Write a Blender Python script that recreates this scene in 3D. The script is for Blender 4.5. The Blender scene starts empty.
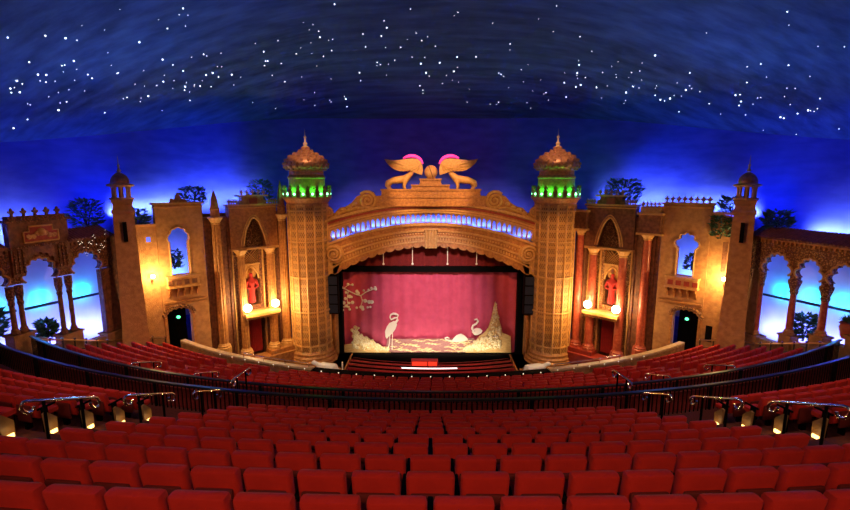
import bpy, bmesh, math, random
from mathutils import Vector, Matrix
from mathutils.bvhtree import BVHTree

random.seed(7)
SC = bpy.context.scene
COL = SC.collection
ZO = 15.0            # eye height above the stalls floor; all z below are given from eye level
PITCH = 9.0
SX = 1               # side being built: +1 right, -1 left (mirrored)

# ------------------------------------------------------------------ camera
cam = bpy.data.cameras.new('camera')
cam.sensor_width = 36.0
cam.lens = 36.0 * 450 / 850
cam.clip_end = 500
co = bpy.data.objects.new('camera', cam)
COL.objects.link(co)
co.location = (0, 0, ZO)
co.rotation_euler = (math.radians(90 - PITCH), 0, math.radians(0.76))
SC.camera = co

# ------------------------------------------------------------------ view / world
SC.view_settings.view_transform = 'Standard'
SC.view_settings.look = 'None'
SC.view_settings.gamma = 1.0
SC.view_settings.use_curve_mapping = False
SC.view_settings.exposure = 0.0
w = bpy.data.worlds.new('world')
SC.world = w
w.use_nodes = True
w.node_tree.nodes['Background'].inputs[0].default_value = (0.02, 0.03, 0.08, 1)
w.node_tree.nodes['Background'].inputs[1].default_value = 0.15

# ------------------------------------------------------------------ lights
def V(*a): return Vector(a)
def _light(kind, name, loc, power, color, **kw):
    l = bpy.data.lights.new(name, kind)
    l.energy = power; l.color = color
    for k, v in kw.items():
        if k != 'aim': setattr(l, k, v)
    o = bpy.data.objects.new(name, l)
    COL.objects.link(o)
    o.location = (loc[0] * SX, loc[1], loc[2] + ZO)
    if 'aim' in kw:
        a = kw['aim']
        d = V(a[0] * SX, a[1], a[2] + ZO) - o.location
        o.rotation_euler = d.to_track_quat('-Z', 'Y').to_euler()
    return o
def spot(name, loc, aim, power, color, deg=40, blend=0.6, r=0.25):
    return _light('SPOT', name, loc, power, color, aim=aim, spot_size=math.radians(deg), spot_blend=blend, shadow_soft_size=r)
def point(name, loc, power, color, r=0.15):
    return _light('POINT', name, loc, power, color, shadow_soft_size=r)
def strip(name, p0, p1, aim_off, power, color, width=0.3, spread=180):
    """a batten: rectangular lamp from p0 to p1 shining along aim_off"""
    m = (V(*p0) + V(*p1)) / 2
    L = (V(*p1) - V(*p0)).length
    l = bpy.data.lights.new(name, 'AREA'); l.shape = 'RECTANGLE'
    l.size = L; l.size_y = width; l.energy = power; l.color = color; l.spread = math.radians(spread)
    o = bpy.data.objects.new(name, l); COL.objects.link(o)
    X = (V(*p1) - V(*p0)); X.x *= SX; X.normalize()
    Z = -V(aim_off[0] * SX, aim_off[1], aim_off[2]).normalized()
    Y = Z.cross(X).normalized(); X = Y.cross(Z).normalized()
    R = Matrix((X, Y, Z)).transposed().to_4x4()
    o.matrix_world = Matrix.Translation((m.x * SX, m.y, m.z + ZO)) @ R
    return o

class Frame:
    """wall frame: u along the wall from A to B, n out of the wall towards the audience"""
    def __init__(s, A, B):
        s.A = V(A[0], A[1]); d = V(B[0], B[1]) - s.A
        s.L = d.length; s.d = d.normalized(); s.nn = V(s.d.y, -s.d.x)
    def __call__(s, u, z, n=0.0):
        p = s.A + s.d * u + s.nn * n
        return V(p.x, p.y, z)
class Flat:
    """a plane facing the audience at y = Y"""
    def __init__(s, Y): s.Y = Y
    def __call__(s, u, z, n=0.0): return V(u, s.Y - n, z)

FL = Frame((10.3, 33.2), (14.8, 29.0))     # shrine facades beside the towers
WB = Frame((14.8, 29.0), (17.9, 25.9))     # plain wall with window and door
AR = Frame((18.4, 25.0), (19.8, 18.5))     # arcade
BLUE = (0.02, 0.06, 1.0)
WARM = (1.0, 0.50, 0.16)
AMBER = (1.0, 0.36, 0.07)
PALE = (1.0, 0.78, 0.5)

# house lights over the upper circle
for sx in (-1, 1):
    SX = sx
    spot('circle_house_light', (3.6, -3.2, 3.2), (3.2, 5.0, -4), 1200, (1.0, 0.55, 0.33), 95, 0.7, 0.4)
    spot('circle_house_light', (11, 3, 6.5), (10, 12, -6), 1500, (1.0, 0.58, 0.4), 75, 0.8, 0.5)
    spot('lower_house_light', (8.0, 8, 6.0), (11, 20, -9), 2200, (1.0, 0.6, 0.45), 60, 0.8, 0.5)
    # front-of-house spots on the stage architecture
    spot('tower_spot', (5.0, 14, 5.0), (9.0, 33, -7.0), 8500, (1.0, 0.46, 0.15), 22, 0.5, 0.2)
    spot('arch_spot', (1.5, 12, 3.5), (4.2, 33, -2.5), 7500, (1.0, 0.45, 0.14), 21, 0.6, 0.2)
    spot('facade_spot', (5.0, 13, 4.0), (12.6, 31, -6.5), 1150, (1.0, 0.40, 0.12), 30, 0.6, 0.2)
    spot('side_wall_spot', (-4.0, 14, 3.5), (16.4, 27.2, -6), 2300, (1.0, 0.46, 0.15), 26, 0.6, 0.2)
    spot('arcade_spot', (-6.0, 12, 3.0), (19.3, 21.5, -5), 4500, (1.0, 0.42, 0.15), 30, 0.6, 0.2)
    # floor uplights at the towers' feet
    for dx in (-1.1, 1.3):
        spot('tower_uplight', (9.03 + dx, 30.4, -13.3), (9.03 + dx * 0.3, 32.2, -7), 220, AMBER, 75, 0.8, 0.1)
    spot('added_statue_light', (7.4, 24, -5.0), (7.7, 30.8, -13.1), 900, (1.0, 0.80, 0.6), 22, 0.7, 0.1)  # added lamp, brightens the white statue and the base by the tower
    # blue cove battens behind the walls
    for fr, segs, zt, pw, nb in ((FL, ((0.6, 3.0), (3.3, 5.8)), -1.75, 80, -3.3), (WB, ((0.1, 2.2), (2.4, 4.3)), -1.95, 100, -3.5),
                             (AR, ((-0.2, 2.2), (2.4, 4.8), (5.0, 7.4)), -3.05, 125, -3.1)):
        for a, b in segs:
            off = fr(0, 0, -0.8) - fr(0, 0, 0)
            strip('blue_cove_light', fr(a, zt, nb), fr(b, zt, nb), (off.x, off.y, 0.45), pw, (0.60, 0.64, 1.0), 0.25, 110)
    # broad blue washes on the sky behind the walls
    spot('sky_wash', FL(3.5, -2.6, -1.4), (17.5, 33.5, 2.2), 900, (0.02, 0.10, 1.0), 80, 0.9, 0.2)
    spot('sky_wash', WB(3.4, -2.8, -1.4), (22.5, 26.5, 1.4), 600, BLUE, 110, 0.9, 0.2)
    spot('sky_wash', AR(4.5, -3.6, -1.4), (24, 19.5, 0.4), 350, BLUE, 110, 0.9, 0.2)
    # blue battens low behind the openings
    for a, b in ((-0.2, 2.2), (2.4, 4.8), (5.0, 7.4)):
        off = AR(0, 0, -0.8) - AR(0, 0, 0)
        strip('window_blue_light', AR(a - 1.5, -9.2, -1.7), AR(b - 1.5, -8.4, -1.7), (off.x, off.y, 0.5), 200, (0.20, 0.22, 1.0), 0.3)
    off = WB(0, 0, -0.55) - WB(0, 0, 0)
    strip('window_blue_light', WB(0.9, -6.2, -1.4), WB(2.3, -6.2, -1.4), (off.x, off.y, 0.5), 170, (0.10, 0.20, 1.0), 0.3)
    # blue glow behind the scrolls and the statues
    strip('scroll_blue_light', (4.4, 37.3, -3.2), (7.6, 36.9, -4.0), (0.1, 1, 0.3), 60, (0.35, 0.42, 1.0), 0.25, 110)
    strip('pedestal_blue_light', (0.6, 37.6, -2.3), (3.9, 37.4, -2.7), (0, 1, 0.3), 12, (0.15, 0.25, 1.0), 0.25, 110)
    # green gallery lamps
    for k in range(7):
        a = math.radians(-90 + (k - 3) * 32)
        point('gallery_green_light', (9.03 + 1.43 * math.cos(a), 33 + 1.43 * math.sin(a), -0.5), 20, (0.02, 1.0, 0.05), 0.06)
    spot('dome_spot', (7.0, 26, 8.0), (9.03, 33, 1.6), 3500, (1.0, 0.55, 0.28), 18, 0.5, 0.1)
    point('statue_pink_light', (1.3, 33.5, 1.0), 60, (1.0, 0.04, 0.30), 0.1)
    spot('ceiling_wash', (14, 26, -0.5), (11, 14, 8.0), 1350, (0.12, 0.36, 1.0), 130, 0.9, 0.5)
SX = 1
spot('curtain_spot', (0, 13, 4.0), (0, 35, -9.0), 30000, (1.0, 0.72, 0.72), 25, 1.0, 0.2)
spot('statue_spot', (0, 20, 8.0), (0, 33, -0.1), 14000, (1.0, 0.55, 0.24), 25, 0.5, 0.2)
strip('added_curtain_strip', (-5.6, 33.7, -13.3), (5.6, 33.7, -13.3), (0, 0.9, 0.9), 120, (1.0, 0.86, 0.66), 0.15)  # added strip lamp below the curtain, brightens its appliques
spot('stage_front_light', (0, 20, 2.0), (0, 29.5, -13), 6000, (1.0, 0.4, 0.3), 34, 0.8, 0.2)

# ------------------------------------------------------------------ materials
MATS = {}
def _nt(name):
    m = bpy.data.materials.new(name); m.use_nodes = True
    nt = m.node_tree
    return m, nt, nt.nodes['Principled BSDF']
def mat(name, col, col2=None, rough=0.6, metal=0.0, scale=4.0, bump=0.0, bscale=None, kind='noise', stretch=None, sheen=0.0, detail=5, lo=0.35, hi=0.65):
    m, nt, b = _nt(name)
    b.inputs['Roughness'].default_value = rough
    b.inputs['Metallic'].default_value = metal
    b.inputs['Base Color'].default_value = (*col, 1)
    if sheen: b.inputs['Sheen Weight'].default_value = sheen
    tc = nt.nodes.new('ShaderNodeTexCoord')
    src = tc.outputs['Object']
    if stretch:
        mp = nt.nodes.new('ShaderNodeMapping'); mp.inputs['Scale'].default_value = stretch
        nt.links.new(src, mp.inputs[0]); src = mp.outputs[0]
    def tex(k, s):
        if k == 'voronoi':
            t = nt.nodes.new('ShaderNodeTexVoronoi'); t.inputs['Scale'].default_value = s; o = t.outputs['Distance']
        else:
            t = nt.nodes.new('ShaderNodeTexNoise'); t.inputs['Scale'].default_value = s; t.inputs['Detail'].default_value = detail; o = t.outputs['Fac']
        nt.links.new(src, t.inputs['Vector']); return o
    if col2 is not None:
        o = tex(kind, scale)
        r = nt.nodes.new('ShaderNodeValToRGB')
        r.color_ramp.elements[0].position = lo; r.color_ramp.elements[0].color = (*col, 1)
        r.color_ramp.elements[1].position = hi; r.color_ramp.elements[1].color = (*col2, 1)
        nt.links.new(o, r.inputs[0]); nt.links.new(r.outputs[0], b.inputs['Base Color'])
    if bump:
        o = tex(kind, bscale or scale)
        bn = nt.nodes.new('ShaderNodeBump'); bn.inputs['Strength'].default_value = bump; bn.inputs['Distance'].default_value = 0.1
        nt.links.new(o, bn.inputs['Height']); nt.links.new(bn.outputs[0], b.inputs['Normal'])
    MATS[name] = m
    return m
def glow(name, col, strength):
    m, nt, b = _nt(name)
    b.inputs['Base Color'].default_value = (*col, 1)
    b.inputs['Emission Color'].default_value = (*col, 1)
    b.inputs['Emission Strength'].default_value = strength
    MATS[name] = m
    return m
def fret(name, gold, dark, nu, nz):
    """fretwork in cylinder coordinates: gold net over dark ground"""
    m, nt, b = _nt(name)
    tc = nt.nodes.new('ShaderNodeTexCoord'); sp = nt.nodes.new('ShaderNodeSeparateXYZ')
    nt.links.new(tc.outputs['Object'], sp.inputs[0])
    def M(op, a, bb=None):
        n = nt.nodes.new('ShaderNodeMath'); n.operation = op
        for i, x in enumerate((a, bb)):
            if x is None: continue
            if isinstance(x, (int, float)): n.inputs[i].default_value = x
            else: nt.links.new(x, n.inputs[i])
        return n.outputs[0]
    a = M('ARCTAN2', sp.outputs[1], sp.outputs[0])
    s1 = M('ABSOLUTE', M('SINE', M('ADD', M('MULTIPLY', a, nu), M('MULTIPLY', sp.outputs[2], nz))))
    s2 = M('ABSOLUTE', M('SINE', M('SUBTRACT', M('MULTIPLY', a, nu), M('MULTIPLY', sp.outputs[2], nz))))
    s3 = M('ABSOLUTE', M('SINE', M('MULTIPLY', sp.outputs[2], nz * 0.5)))
    f = M('MULTIPLY', M('MULTIPLY', s1, s2), M('ADD', M('MULTIPLY', s3, 0.7), 0.3))
    r = nt.nodes.new('ShaderNodeValToRGB')
    r.color_ramp.elements[0].position = 0.22; r.color_ramp.elements[0].color = (*gold, 1)
    r.color_ramp.elements[1].position = 0.50; r.color_ramp.elements[1].color = (*dark, 1)
    nt.links.new(f, r.inputs[0]); nt.links.new(r.outputs[0], b.inputs['Base Color'])
    bn = nt.nodes.new('ShaderNodeBump'); bn.inputs['Strength'].default_value = 0.6; bn.inputs['Distance'].default_value = 0.06; bn.invert = True
    nt.links.new(f, bn.inputs['Height']); nt.links.new(bn.outputs[0], b.inputs['Normal'])
    b.inputs['Roughness'].default_value = 0.5
    MATS[name] = m
    return m

gold = mat('gold_plaster', (0.34, 0.14, 0.038), (0.54, 0.245, 0.07), 0.5, 0.0, 6, 0.25, 10)
goldp = mat('pale_gold_plaster', (0.56, 0.29, 0.085), (0.68, 0.40, 0.14), 0.5, 0.0, 7, 0.2, 14)
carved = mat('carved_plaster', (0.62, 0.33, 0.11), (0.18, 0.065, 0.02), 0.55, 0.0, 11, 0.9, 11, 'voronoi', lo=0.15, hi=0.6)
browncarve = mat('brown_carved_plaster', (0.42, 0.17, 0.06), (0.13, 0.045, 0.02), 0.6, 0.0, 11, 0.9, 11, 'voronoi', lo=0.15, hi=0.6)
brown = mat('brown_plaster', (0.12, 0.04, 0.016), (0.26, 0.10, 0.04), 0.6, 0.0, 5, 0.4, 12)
ochre = mat('ochre_stone', (0.38, 0.18, 0.066), (0.52, 0.27, 0.10), 0.8, 0.0, 4, 0.35, 22)
dado = mat('ochre_dado', (0.26, 0.12, 0.04), (0.42, 0.21, 0.075), 0.8, 0.0, 3, 0.3, 18)
fretm = fret('gold_fretwork', (0.62, 0.33, 0.095), (0.13, 0.045, 0.012), 28, 11.0)
redplaster = mat('red_plaster', (0.40, 0.05, 0.03), (0.28, 0.03, 0.02), 0.5, 0.0, 5, 0.1, 8)
marble = mat('red_marble', (0.34, 0.05, 0.03), (0.50, 0.13, 0.07), 0.35, 0.0, 6, 0.0)
maroon = mat('maroon_fabric', (0.14, 0.006, 0.006), (0.20, 0.012, 0.01), 0.9, 0.0, 12)
drapem = mat('red_drape', (0.45, 0.012, 0.01), (0.32, 0.008, 0.008), 0.8, 0.0, 3, sheen=0.2)
velvet = mat('red_velvet', (0.50, 0.013, 0.004), (0.42, 0.009, 0.003), 0.85, 0.0, 6, 0.08, 60)
seatshell = mat('seat_shell', (0.10, 0.006, 0.004), None, 0.6)
black = mat('black_paint', (0.0025, 0.002, 0.002), None, 0.8)
black.node_tree.nodes['Principled BSDF'].inputs['Specular IOR Level'].default_value = 0.08
blackgloss = mat('black_gloss_rail', (0.010, 0.009, 0.012), None, 0.32)
darkfloor = mat('dark_red_carpet', (0.05, 0.006, 0.004), (0.09, 0.010, 0.006), 0.95, 0.0, 20)
steel = mat('polished_steel', (0.85, 0.78, 0.72), None, 0.16, 1.0)
brass = mat('polished_brass', (0.85, 0.55, 0.22), None, 0.28, 1.0)
copper = mat('coppered_dome', (0.55, 0.26, 0.13), (0.34, 0.14, 0.07), 0.4, 0.35, 5)
cyc = mat('sky_plaster', (0.045, 0.085, 0.66), (0.075, 0.125, 0.80), 0.9, 0.0, 0.7, stretch=(1, 1, 3))
ceilm = mat('ceiling_plaster', (0.012, 0.055, 0.18), (0.05, 0.14, 0.40), 0.9, 0.0, 1.1, 0.5, 1.4, stretch=(0.22, 1.3, 1.3), detail=9, lo=0.3, hi=0.72)
leaf = mat('leaf', (0.03, 0.10, 0.05), (0.05, 0.16, 0.07), 0.5, 0.0, 9)
twig = mat('twig', (0.05, 0.035, 0.02), None, 0.8)
terracotta = mat('terracotta', (0.42, 0.10, 0.05), (0.30, 0.06, 0.03), 0.6, 0.0, 6)
tilem = mat('roof_tile', (0.26, 0.09, 0.05), (0.15, 0.05, 0.035), 0.6, 0.0, 8)
curtm = mat('rose_curtain', (0.62, 0.075, 0.15), (0.54, 0.058, 0.12), 0.7, 0.0, 2, sheen=0.2)
cream = mat('cream_applique', (0.95, 0.82, 0.48), (0.80, 0.56, 0.22), 0.6, 0.0, 9, 0.4, 14, 'voronoi', lo=0.3, hi=0.85)
creamw = mat('white_applique', (0.92, 0.86, 0.68), None, 0.6)
rockm = mat('tan_applique', (0.88, 0.62, 0.24), (0.72, 0.44, 0.14), 0.6, 0.0, 3, 0.4, 8, stretch=(1, 1, 5))
mauve = mat('mauve_applique', (0.42, 0.22, 0.18), (0.28, 0.10, 0.10), 0.6, 0.0, 6, stretch=(1, 1, 6))
nicheblue = mat('niche_blue_light_tint', (0.16, 0.24, 0.85), None, 0.7)  # blue light in the niches put into the colour of their backs
neonpink = glow('pink_neon', (1.0, 0.04, 0.26), 1.5)
palewall = mat('pale_blue_plaster', (0.50, 0.54, 0.85), (0.58, 0.62, 0.92), 0.9, 0.0, 1.2)
white = mat('white_plaster', (0.85, 0.82, 0.76), None, 0.5)
creamstone = mat('cream_stone', (0.78, 0.60, 0.34), (0.62, 0.44, 0.22), 0.5, 0.0, 5)
panelwood = mat('tan_end_panel', (0.26, 0.14, 0.05), (0.18, 0.09, 0.035), 0.5, 0.0, 5)
lampw = glow('lamp_globe', (1.0, 0.86, 0.55), 30)
lampo = glow('aisle_lamp', (1.0, 0.62, 0.18), 4)
starm = glow('star', (0.85, 0.92, 1.0), 5)
bulbw = glow('white_bulb', (1.0, 0.82, 0.6), 1.2)
greenm = glow('green_bulb', (0.25, 1.0, 0.45), 6)
exitm = glow('exit_green', (0.1, 1.0, 0.35), 4)
redglow = glow('red_backlit_panel', (1.0, 0.05, 0.02), 0.8)
pitglow = glow('pit_strip_light', (1.0, 0.80, 0.78), 2.2)
battenm = mat('dark_batten', (0.01, 0.02, 0.06), None, 0.5)

# ------------------------------------------------------------------ mesh helpers
class MB:
    def __init__(s): s.v = []; s.f = []
    def add(s, vs, fs):
        b = len(s.v); s.v += [Vector(p) for p in vs]; s.f += [tuple(i + b for i in q) for q in fs]; return s
    def box(s, fr, u0, u1, z0, z1, n0, n1):
        vs = [fr(u, z, n) for u in (u0, u1) for z in (z0, z1) for n in (n0, n1)]
        return s.add(vs, [(0, 1, 3, 2), (4, 6, 7, 5), (0, 4, 5, 1), (2, 3, 7, 6), (0, 2, 6, 4), (1, 5, 7, 3)])
    def rbox(s, x0, x1, y0, y1, z0, z1, r):
        """soft box: chamfered on all edges"""
        vs = []; fs = []
        bm = bmesh.new(); bmesh.ops.create_cube(bm, size=1)
        for q in bm.verts: q.co = V(x0 + (q.co.x + .5) * (x1 - x0), y0 + (q.co.y + .5) * (y1 - y0), z0 + (q.co.z + .5) * (z1 - z0))
        bmesh.ops.bevel(bm, geom=bm.edges[:], offset=r, segments=2, affect='EDGES', profile=0.6)
        bm.verts.index_update()
        vs = [q.co.copy() for q in bm.verts]; fs = [tuple(q.index for q in f.verts) for f in bm.faces]; bm.free()
        return s.add(vs, fs)
    def prism(s, fr, poly, n0, n1):
        k = len(poly)
        vs = [fr(u, z, n0) for u, z in poly] + [fr(u, z, n1) for u, z in poly]
        fs = [tuple(range(k)), tuple(range(2 * k - 1, k - 1, -1))] + [(i, (i + 1) % k, (i + 1) % k + k, i + k) for i in range(k)]
        return s.add(vs, fs)
    def band(s, fr, lo, hi, n0, n1):
        """solid between two polylines with the same number of points"""
        k = len(lo)
        vs = []
        for (a, b) in zip(lo, hi): vs += [fr(*a, n0), fr(*b, n0), fr(*b, n1), fr(*a, n1)]
        fs = [(0, 1, 2, 3), tuple(4 * (k - 1) + i for i in (3, 2, 1, 0))]
        for i in range(k - 1):
            for j in range(4):
                fs.append((4 * i + j, 4 * i + (j + 1) % 4, 4 * i + 4 + (j + 1) % 4, 4 * i + 4 + j))
        return s.add(vs, fs)
    def lathe(s, prof, c, seg=20, phase=0.0, sq=False):
        vs = []; fs = []
        k = len(prof)
        for i in range(seg):
            a = 2 * math.pi * i / seg + phase
            for r, z in prof: vs.append(V(c[0] + r * math.cos(a), c[1] + r * math.sin(a), c[2] + z))
        for i in range(seg):
            j = (i + 1) % seg
            for q in range(k - 1): fs.append((i * k + q, j * k + q, j * k + q + 1, i * k + q + 1))
        fs.append(tuple(i * k for i in range(seg))[::-1]); fs.append(tuple(i * k + k - 1 for i in range(seg)))
        return s.add(vs, fs)
    def ball(s, c, r, seg=12, rings=8):
        if not hasattr(r, '__len__'): r = (r, r, r)
        vs = [V(c[0], c[1], c[2] - r[2])]; fs = []
        for j in range(1, rings):
            p = -math.pi / 2 + math.pi * j / rings
            for i in range(seg):
                a = 2 * math.pi * i / seg
                vs.append(V(c[0] + r[0] * math.cos(p) * math.cos(a), c[1] + r[1] * math.cos(p) * math.sin(a), c[2] + r[2] * math.sin(p)))
        vs.append(V(c[0], c[1], c[2] + r[2])); t = len(vs) - 1
        for i in range(seg):
            j = (i + 1) % seg
            fs.append((0, 1 + j, 1 + i)); fs.append((t, t - seg + i, t - seg + j))
            for q in range(rings - 2): fs.append((1 + q * seg + i, 1 + q * seg + j, 1 + (q + 1) * seg + j, 1 + (q + 1) * seg + i))
        return s.add(vs, fs)
    def tube(s, pts, r, seg=8):
        pts = [V(*p) for p in pts]; k = len(pts)
        rs = r if hasattr(r, '__len__') else [r] * k
        vs = []; fs = []
        up = V(0, 0, 1)
        pn = None
        for i, p in enumerate(pts):
            t = (pts[min(i + 1, k - 1)] - pts[max(i - 1, 0)]).normalized()
            if pn is None:
                pn = t.cross(up if abs(t.z) < 0.9 else V(1, 0, 0)).normalized()
            else:
                pn = (pn - t * pn.dot(t)).normalized()
            b = t.cross(pn)
            for j in range(seg):
                a = 2 * math.pi * j / seg
                vs.append(p + (pn * math.cos(a) + b * math.sin(a)) * rs[i])
        for i in range(k - 1):
            for j in range(seg):
                jj = (j + 1) % seg
                fs.append((i * seg + j, i * seg + jj, (i + 1) * seg + jj, (i + 1) * seg + j))
        fs.append(tuple(range(seg))[::-1]); fs.append(tuple((k - 1) * seg + j for j in range(seg)))
        return s.add(vs, fs)
    def arc(s, R0, R1, z0, z1, a0, a1, n=24):
        """bent bar round the seating centre (0, 50), angles in degrees"""
        vs = []; fs = []
        for i in range(n + 1):
            a = math.radians(a0 + (a1 - a0) * i / n)
            for R, z in ((R0, z0), (R1, z0), (R1, z1), (R0, z1)): vs.append(ring(R, a, z))
        for i in range(n):
            for j in range(4): fs.append((4 * i + j, 4 * i + (j + 1) % 4, 4 * i + 4 + (j + 1) % 4, 4 * i + 4 + j))
        fs.append((0, 1, 2, 3)); fs.append((4 * n + 3, 4 * n + 2, 4 * n + 1, 4 * n))
        return s.add(vs, fs)
    def build(s, name, m, parent=None, loc=None, smooth=None):
        root = None
        if parent is not None:
            root = parent
            while root.parent: root = root.parent
            base = root.location.copy()
        else:
            xs = [p for p in s.v]
            if loc is not None: base = V(loc[0] * SX, loc[1], loc[2] + ZO)
            else:
                base = V(SX * (min(p.x for p in xs) + max(p.x for p in xs)) / 2, (min(p.y for p in xs) + max(p.y for p in xs)) / 2, min(p.z for p in xs) + ZO)
        me = bpy.data.meshes.new(name)
        me.from_pydata([(p.x * SX - base.x, p.y - base.y, p.z + ZO - base.z) for p in s.v], [], s.f)
        bm = bmesh.new(); bm.from_mesh(me); bmesh.ops.recalc_face_normals(bm, faces=bm.faces[:]); bm.to_mesh(me); bm.free()
        me.materials.append(m)
        if smooth:
            for p in me.polygons: p.use_smooth = True
            me.set_sharp_from_angle(angle=math.radians(smooth))
        o = bpy.data.objects.new(name, me); COL.objects.link(o)
        if parent is not None: o.parent = parent
        else: o.location = base
        return o
def ring(R, a, z): return V(R * math.sin(a), 50 - R * math.cos(a), z)
def tag(o, label=None, cat=None, group=None, kind=None):
    if label: o['label'] = label
    if cat: o['category'] = cat
    if group: o['group'] = group
    if kind: o['kind'] = kind
    return o
def thing(name, label, cat, loc, group=None):
    o = bpy.data.objects.new(name, None); COL.objects.link(o); o.empty_display_size = 0.2
    o.location = (loc[0] * SX, loc[1], loc[2] + ZO)
    return tag(o, label, cat, group)
def structure(o): o['kind'] = 'structure'; return o
def side(): return 'left' if SX < 0 else 'right'
def skin(nodes, edges, sub=1):
    """one continuous body grown over a skeleton: nodes are (co, radius), the first is the root"""
    me = bpy.data.meshes.new('skeleton'); me.from_pydata([n[0] for n in nodes], edges, [])
    o = bpy.data.objects.new('skeleton', me); COL.objects.link(o)
    md = o.modifiers.new('Skin', 'SKIN')
    for i, n in enumerate(nodes):
        r = n[1] if hasattr(n[1], '__len__') else (n[1], n[1])
        me.skin_vertices[0].data[i].radius = r
        me.skin_vertices[0].data[i].use_root = (i == 0)
    if sub:
        sm = o.modifiers.new('Sub', 'SUBSURF'); sm.levels = sub; sm.render_levels = sub
    dg = bpy.context.evaluated_depsgraph_get()
    ev = o.evaluated_get(dg); m2 = ev.to_mesh()
    vs = [v.co.copy() for v in m2.vertices]; fs = [tuple(p.vertices) for p in m2.polygons]
    ev.to_mesh_clear(); bpy.data.objects.remove(o); bpy.data.meshes.remove(me)
    return vs, fs
def multifoil(uc, w, zs, za, N=7, bulge=0.42):
    """lobed arch outline, left to right"""
    cusps = [(uc + w / 2 * math.cos(math.pi * (1 - i / N)), zs + (za - zs) * math.sin(math.pi * i / N) ** 0.8) for i in range(N + 1)]
    pts = []
    for i in range(N):
        (a, b), (c, d) = cusps[i], cusps[i + 1]
        L = math.hypot(c - a, d - b); nx, nz = -(d - b) / L, (c - a) / L
        for q in range(6):
            t = q / 6; h = bulge * L * math.sin(math.pi * t) ** 0.7
            pts.append((a + (c - a) * t + nx * h, b + (d - b) * t + nz * h))
    pts.append(cusps[-1])
    return pts
def pointed(uc, w, zs, za, n=10):
    pts = []
    for i in range(2 * n + 1):
        t = -1 + i / n
        pts.append((uc + t * w / 2, zs + (za - zs) * (1 - abs(t) ** 1.7) ** 0.72))
    return pts
def crest(mb, fr, u0, u1, z, n, count, h, th=0.09):
    for i in range(count):
        u = u0 + (u1 - u0) * (i + .5) / count; a = h * 0.36
        poly = [(u - a * .35, z), (u - a * .3, z + h * .3), (u - a, z + h * .45), (u - a * .8, z + h * .68), (u - a * .25, z + h * .62),
                (u - a * .3, z + h * .85), (u, z + h), (u + a * .3, z + h * .85), (u + a * .25, z + h * .62), (u + a * .8, z + h * .68), (u + a, z + h * .45), (u + a * .3, z + h * .3), (u + a * .35, z)]
        mb.prism(fr, poly, n - th / 2, n + th / 2)
    return mb
ORD = 'zeroth first second third fourth fifth sixth seventh eighth ninth tenth eleventh twelfth thirteenth fourteenth fifteenth sixteenth seventeenth eighteenth nineteenth'.split()
TENS = {2: 'twenty', 3: 'thirty', 4: 'forty', 5: 'fifty', 6: 'sixty'}
TENTH = {2: 'twentieth', 3: 'thirtieth', 4: 'fortieth', 5: 'fiftieth', 6: 'sixtieth'}
def ordw(n):
    if n < 20: return ORD[n]
    return TENTH[n // 10] if n % 10 == 0 else TENS[n // 10] + '-' + ORD[n % 10]

# ------------------------------------------------------------------ camera maths (which seats the lens sees, where a ceiling star stands)
_c, _s = math.cos(math.radians(PITCH)), math.sin(math.radians(PITCH))
_yaw = math.radians(0.76)
def project(p):
    """p relative to the eye -> pixel in the 850x510 frame and depth"""
    x = p.x * math.cos(_yaw) + p.y * math.sin(_yaw); y = -p.x * math.sin(_yaw) + p.y * math.cos(_yaw)
    d = y * _c - p.z * _s; h = y * _s + p.z * _c
    if d < 0.05: return (-999, -999, d)
    return (425 + 450 * x / d, 255 - 450 * h / d, d)
def at(px, py, Y):
    """point of the plane y = Y that the photograph shows at a pixel"""
    u = (px - 425) / 450; v = (255 - py) / 450
    y = _c + v * _s; z = -_s + v * _c
    X = u * math.cos(_yaw) - y * math.sin(_yaw); Yy = u * math.sin(_yaw) + y * math.cos(_yaw)
    return (X * Y / Yy, z * Y / Yy)

# ================================================================== STRUCTURE
# walls' plan, right side, from the proscenium outwards to the rear
WALLPLAN = [(8.0, 34.0), (10.3, 33.2), (14.8, 29.0), (17.9, 25.9), (18.4, 25.0), (19.8, 18.5), (21.2, 12.0), (21.5, -5.0)]
def wall_hit(R):
    """largest angle at radius R round (0, 50) before the side wall"""
    last = 40
    for k in range(0, 600):
        a = math.radians(k * 0.1); p = ring(R, a, 0)
        # inside test: x less than wall x at this y
        xw = None
        for (x0, y0), (x1, y1) in zip(WALLPLAN, WALLPLAN[1:]):
            if y1 <= p.y <= y0: xw = x0 + (x1 - x0) * (y0 - p.y) / (y0 - y1)
        if xw is None: xw = 21.5 if p.y < 0 else 8.0
        if p.x > xw - 0.25: return k * 0.1 - 0.1
    return 60
# stalls floor
fm = MB(); fm.box(Flat(0), -22, 22, -15.4, -15.0, -40, 6)
structure(fm.build('floor', darkfloor))

def seat_top(R):
    if R < 36.9: return -7.47
    return -2.48 - 0.37 * (46.7 - R) / 0.85
def tier2_top(R): return -7.35 - (35.0 - R) * 0.345
def rows_floor(name, radii, topf, depth, zb):
    m = MB()
    for R in radii:
        a = min(wall_hit(R + 0.4), wall_hit(R - 0.45))
        z = topf(R) - 0.95
        m.arc(R - 0.47, R + 0.38, z - depth, z, -a, a, 40)
    return m
ROWS1 = [46.7 - 0.85 * k for k in range(0, 10)]
m = rows_floor('upper', [46.7 + .85 * 3, 46.7 + .85 * 2, 46.7 + .85] + ROWS1, seat_top, 0.6, -8)
a = wall_hit(38.3)
m.arc(36.9, 38.58, -8.1, -7.45, -a, a, 40)
structure(m.build('floor_1', darkfloor))
ROWS2 = [34.3 - 0.85 * k for k in range(0, 8)]
m = rows_floor('lower', ROWS2, tier2_top, 0.6, -11)
m.arc(34.72, 36.88, -9.0, -8.42, -wall_hit(36.4), wall_hit(36.4), 40)
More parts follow.
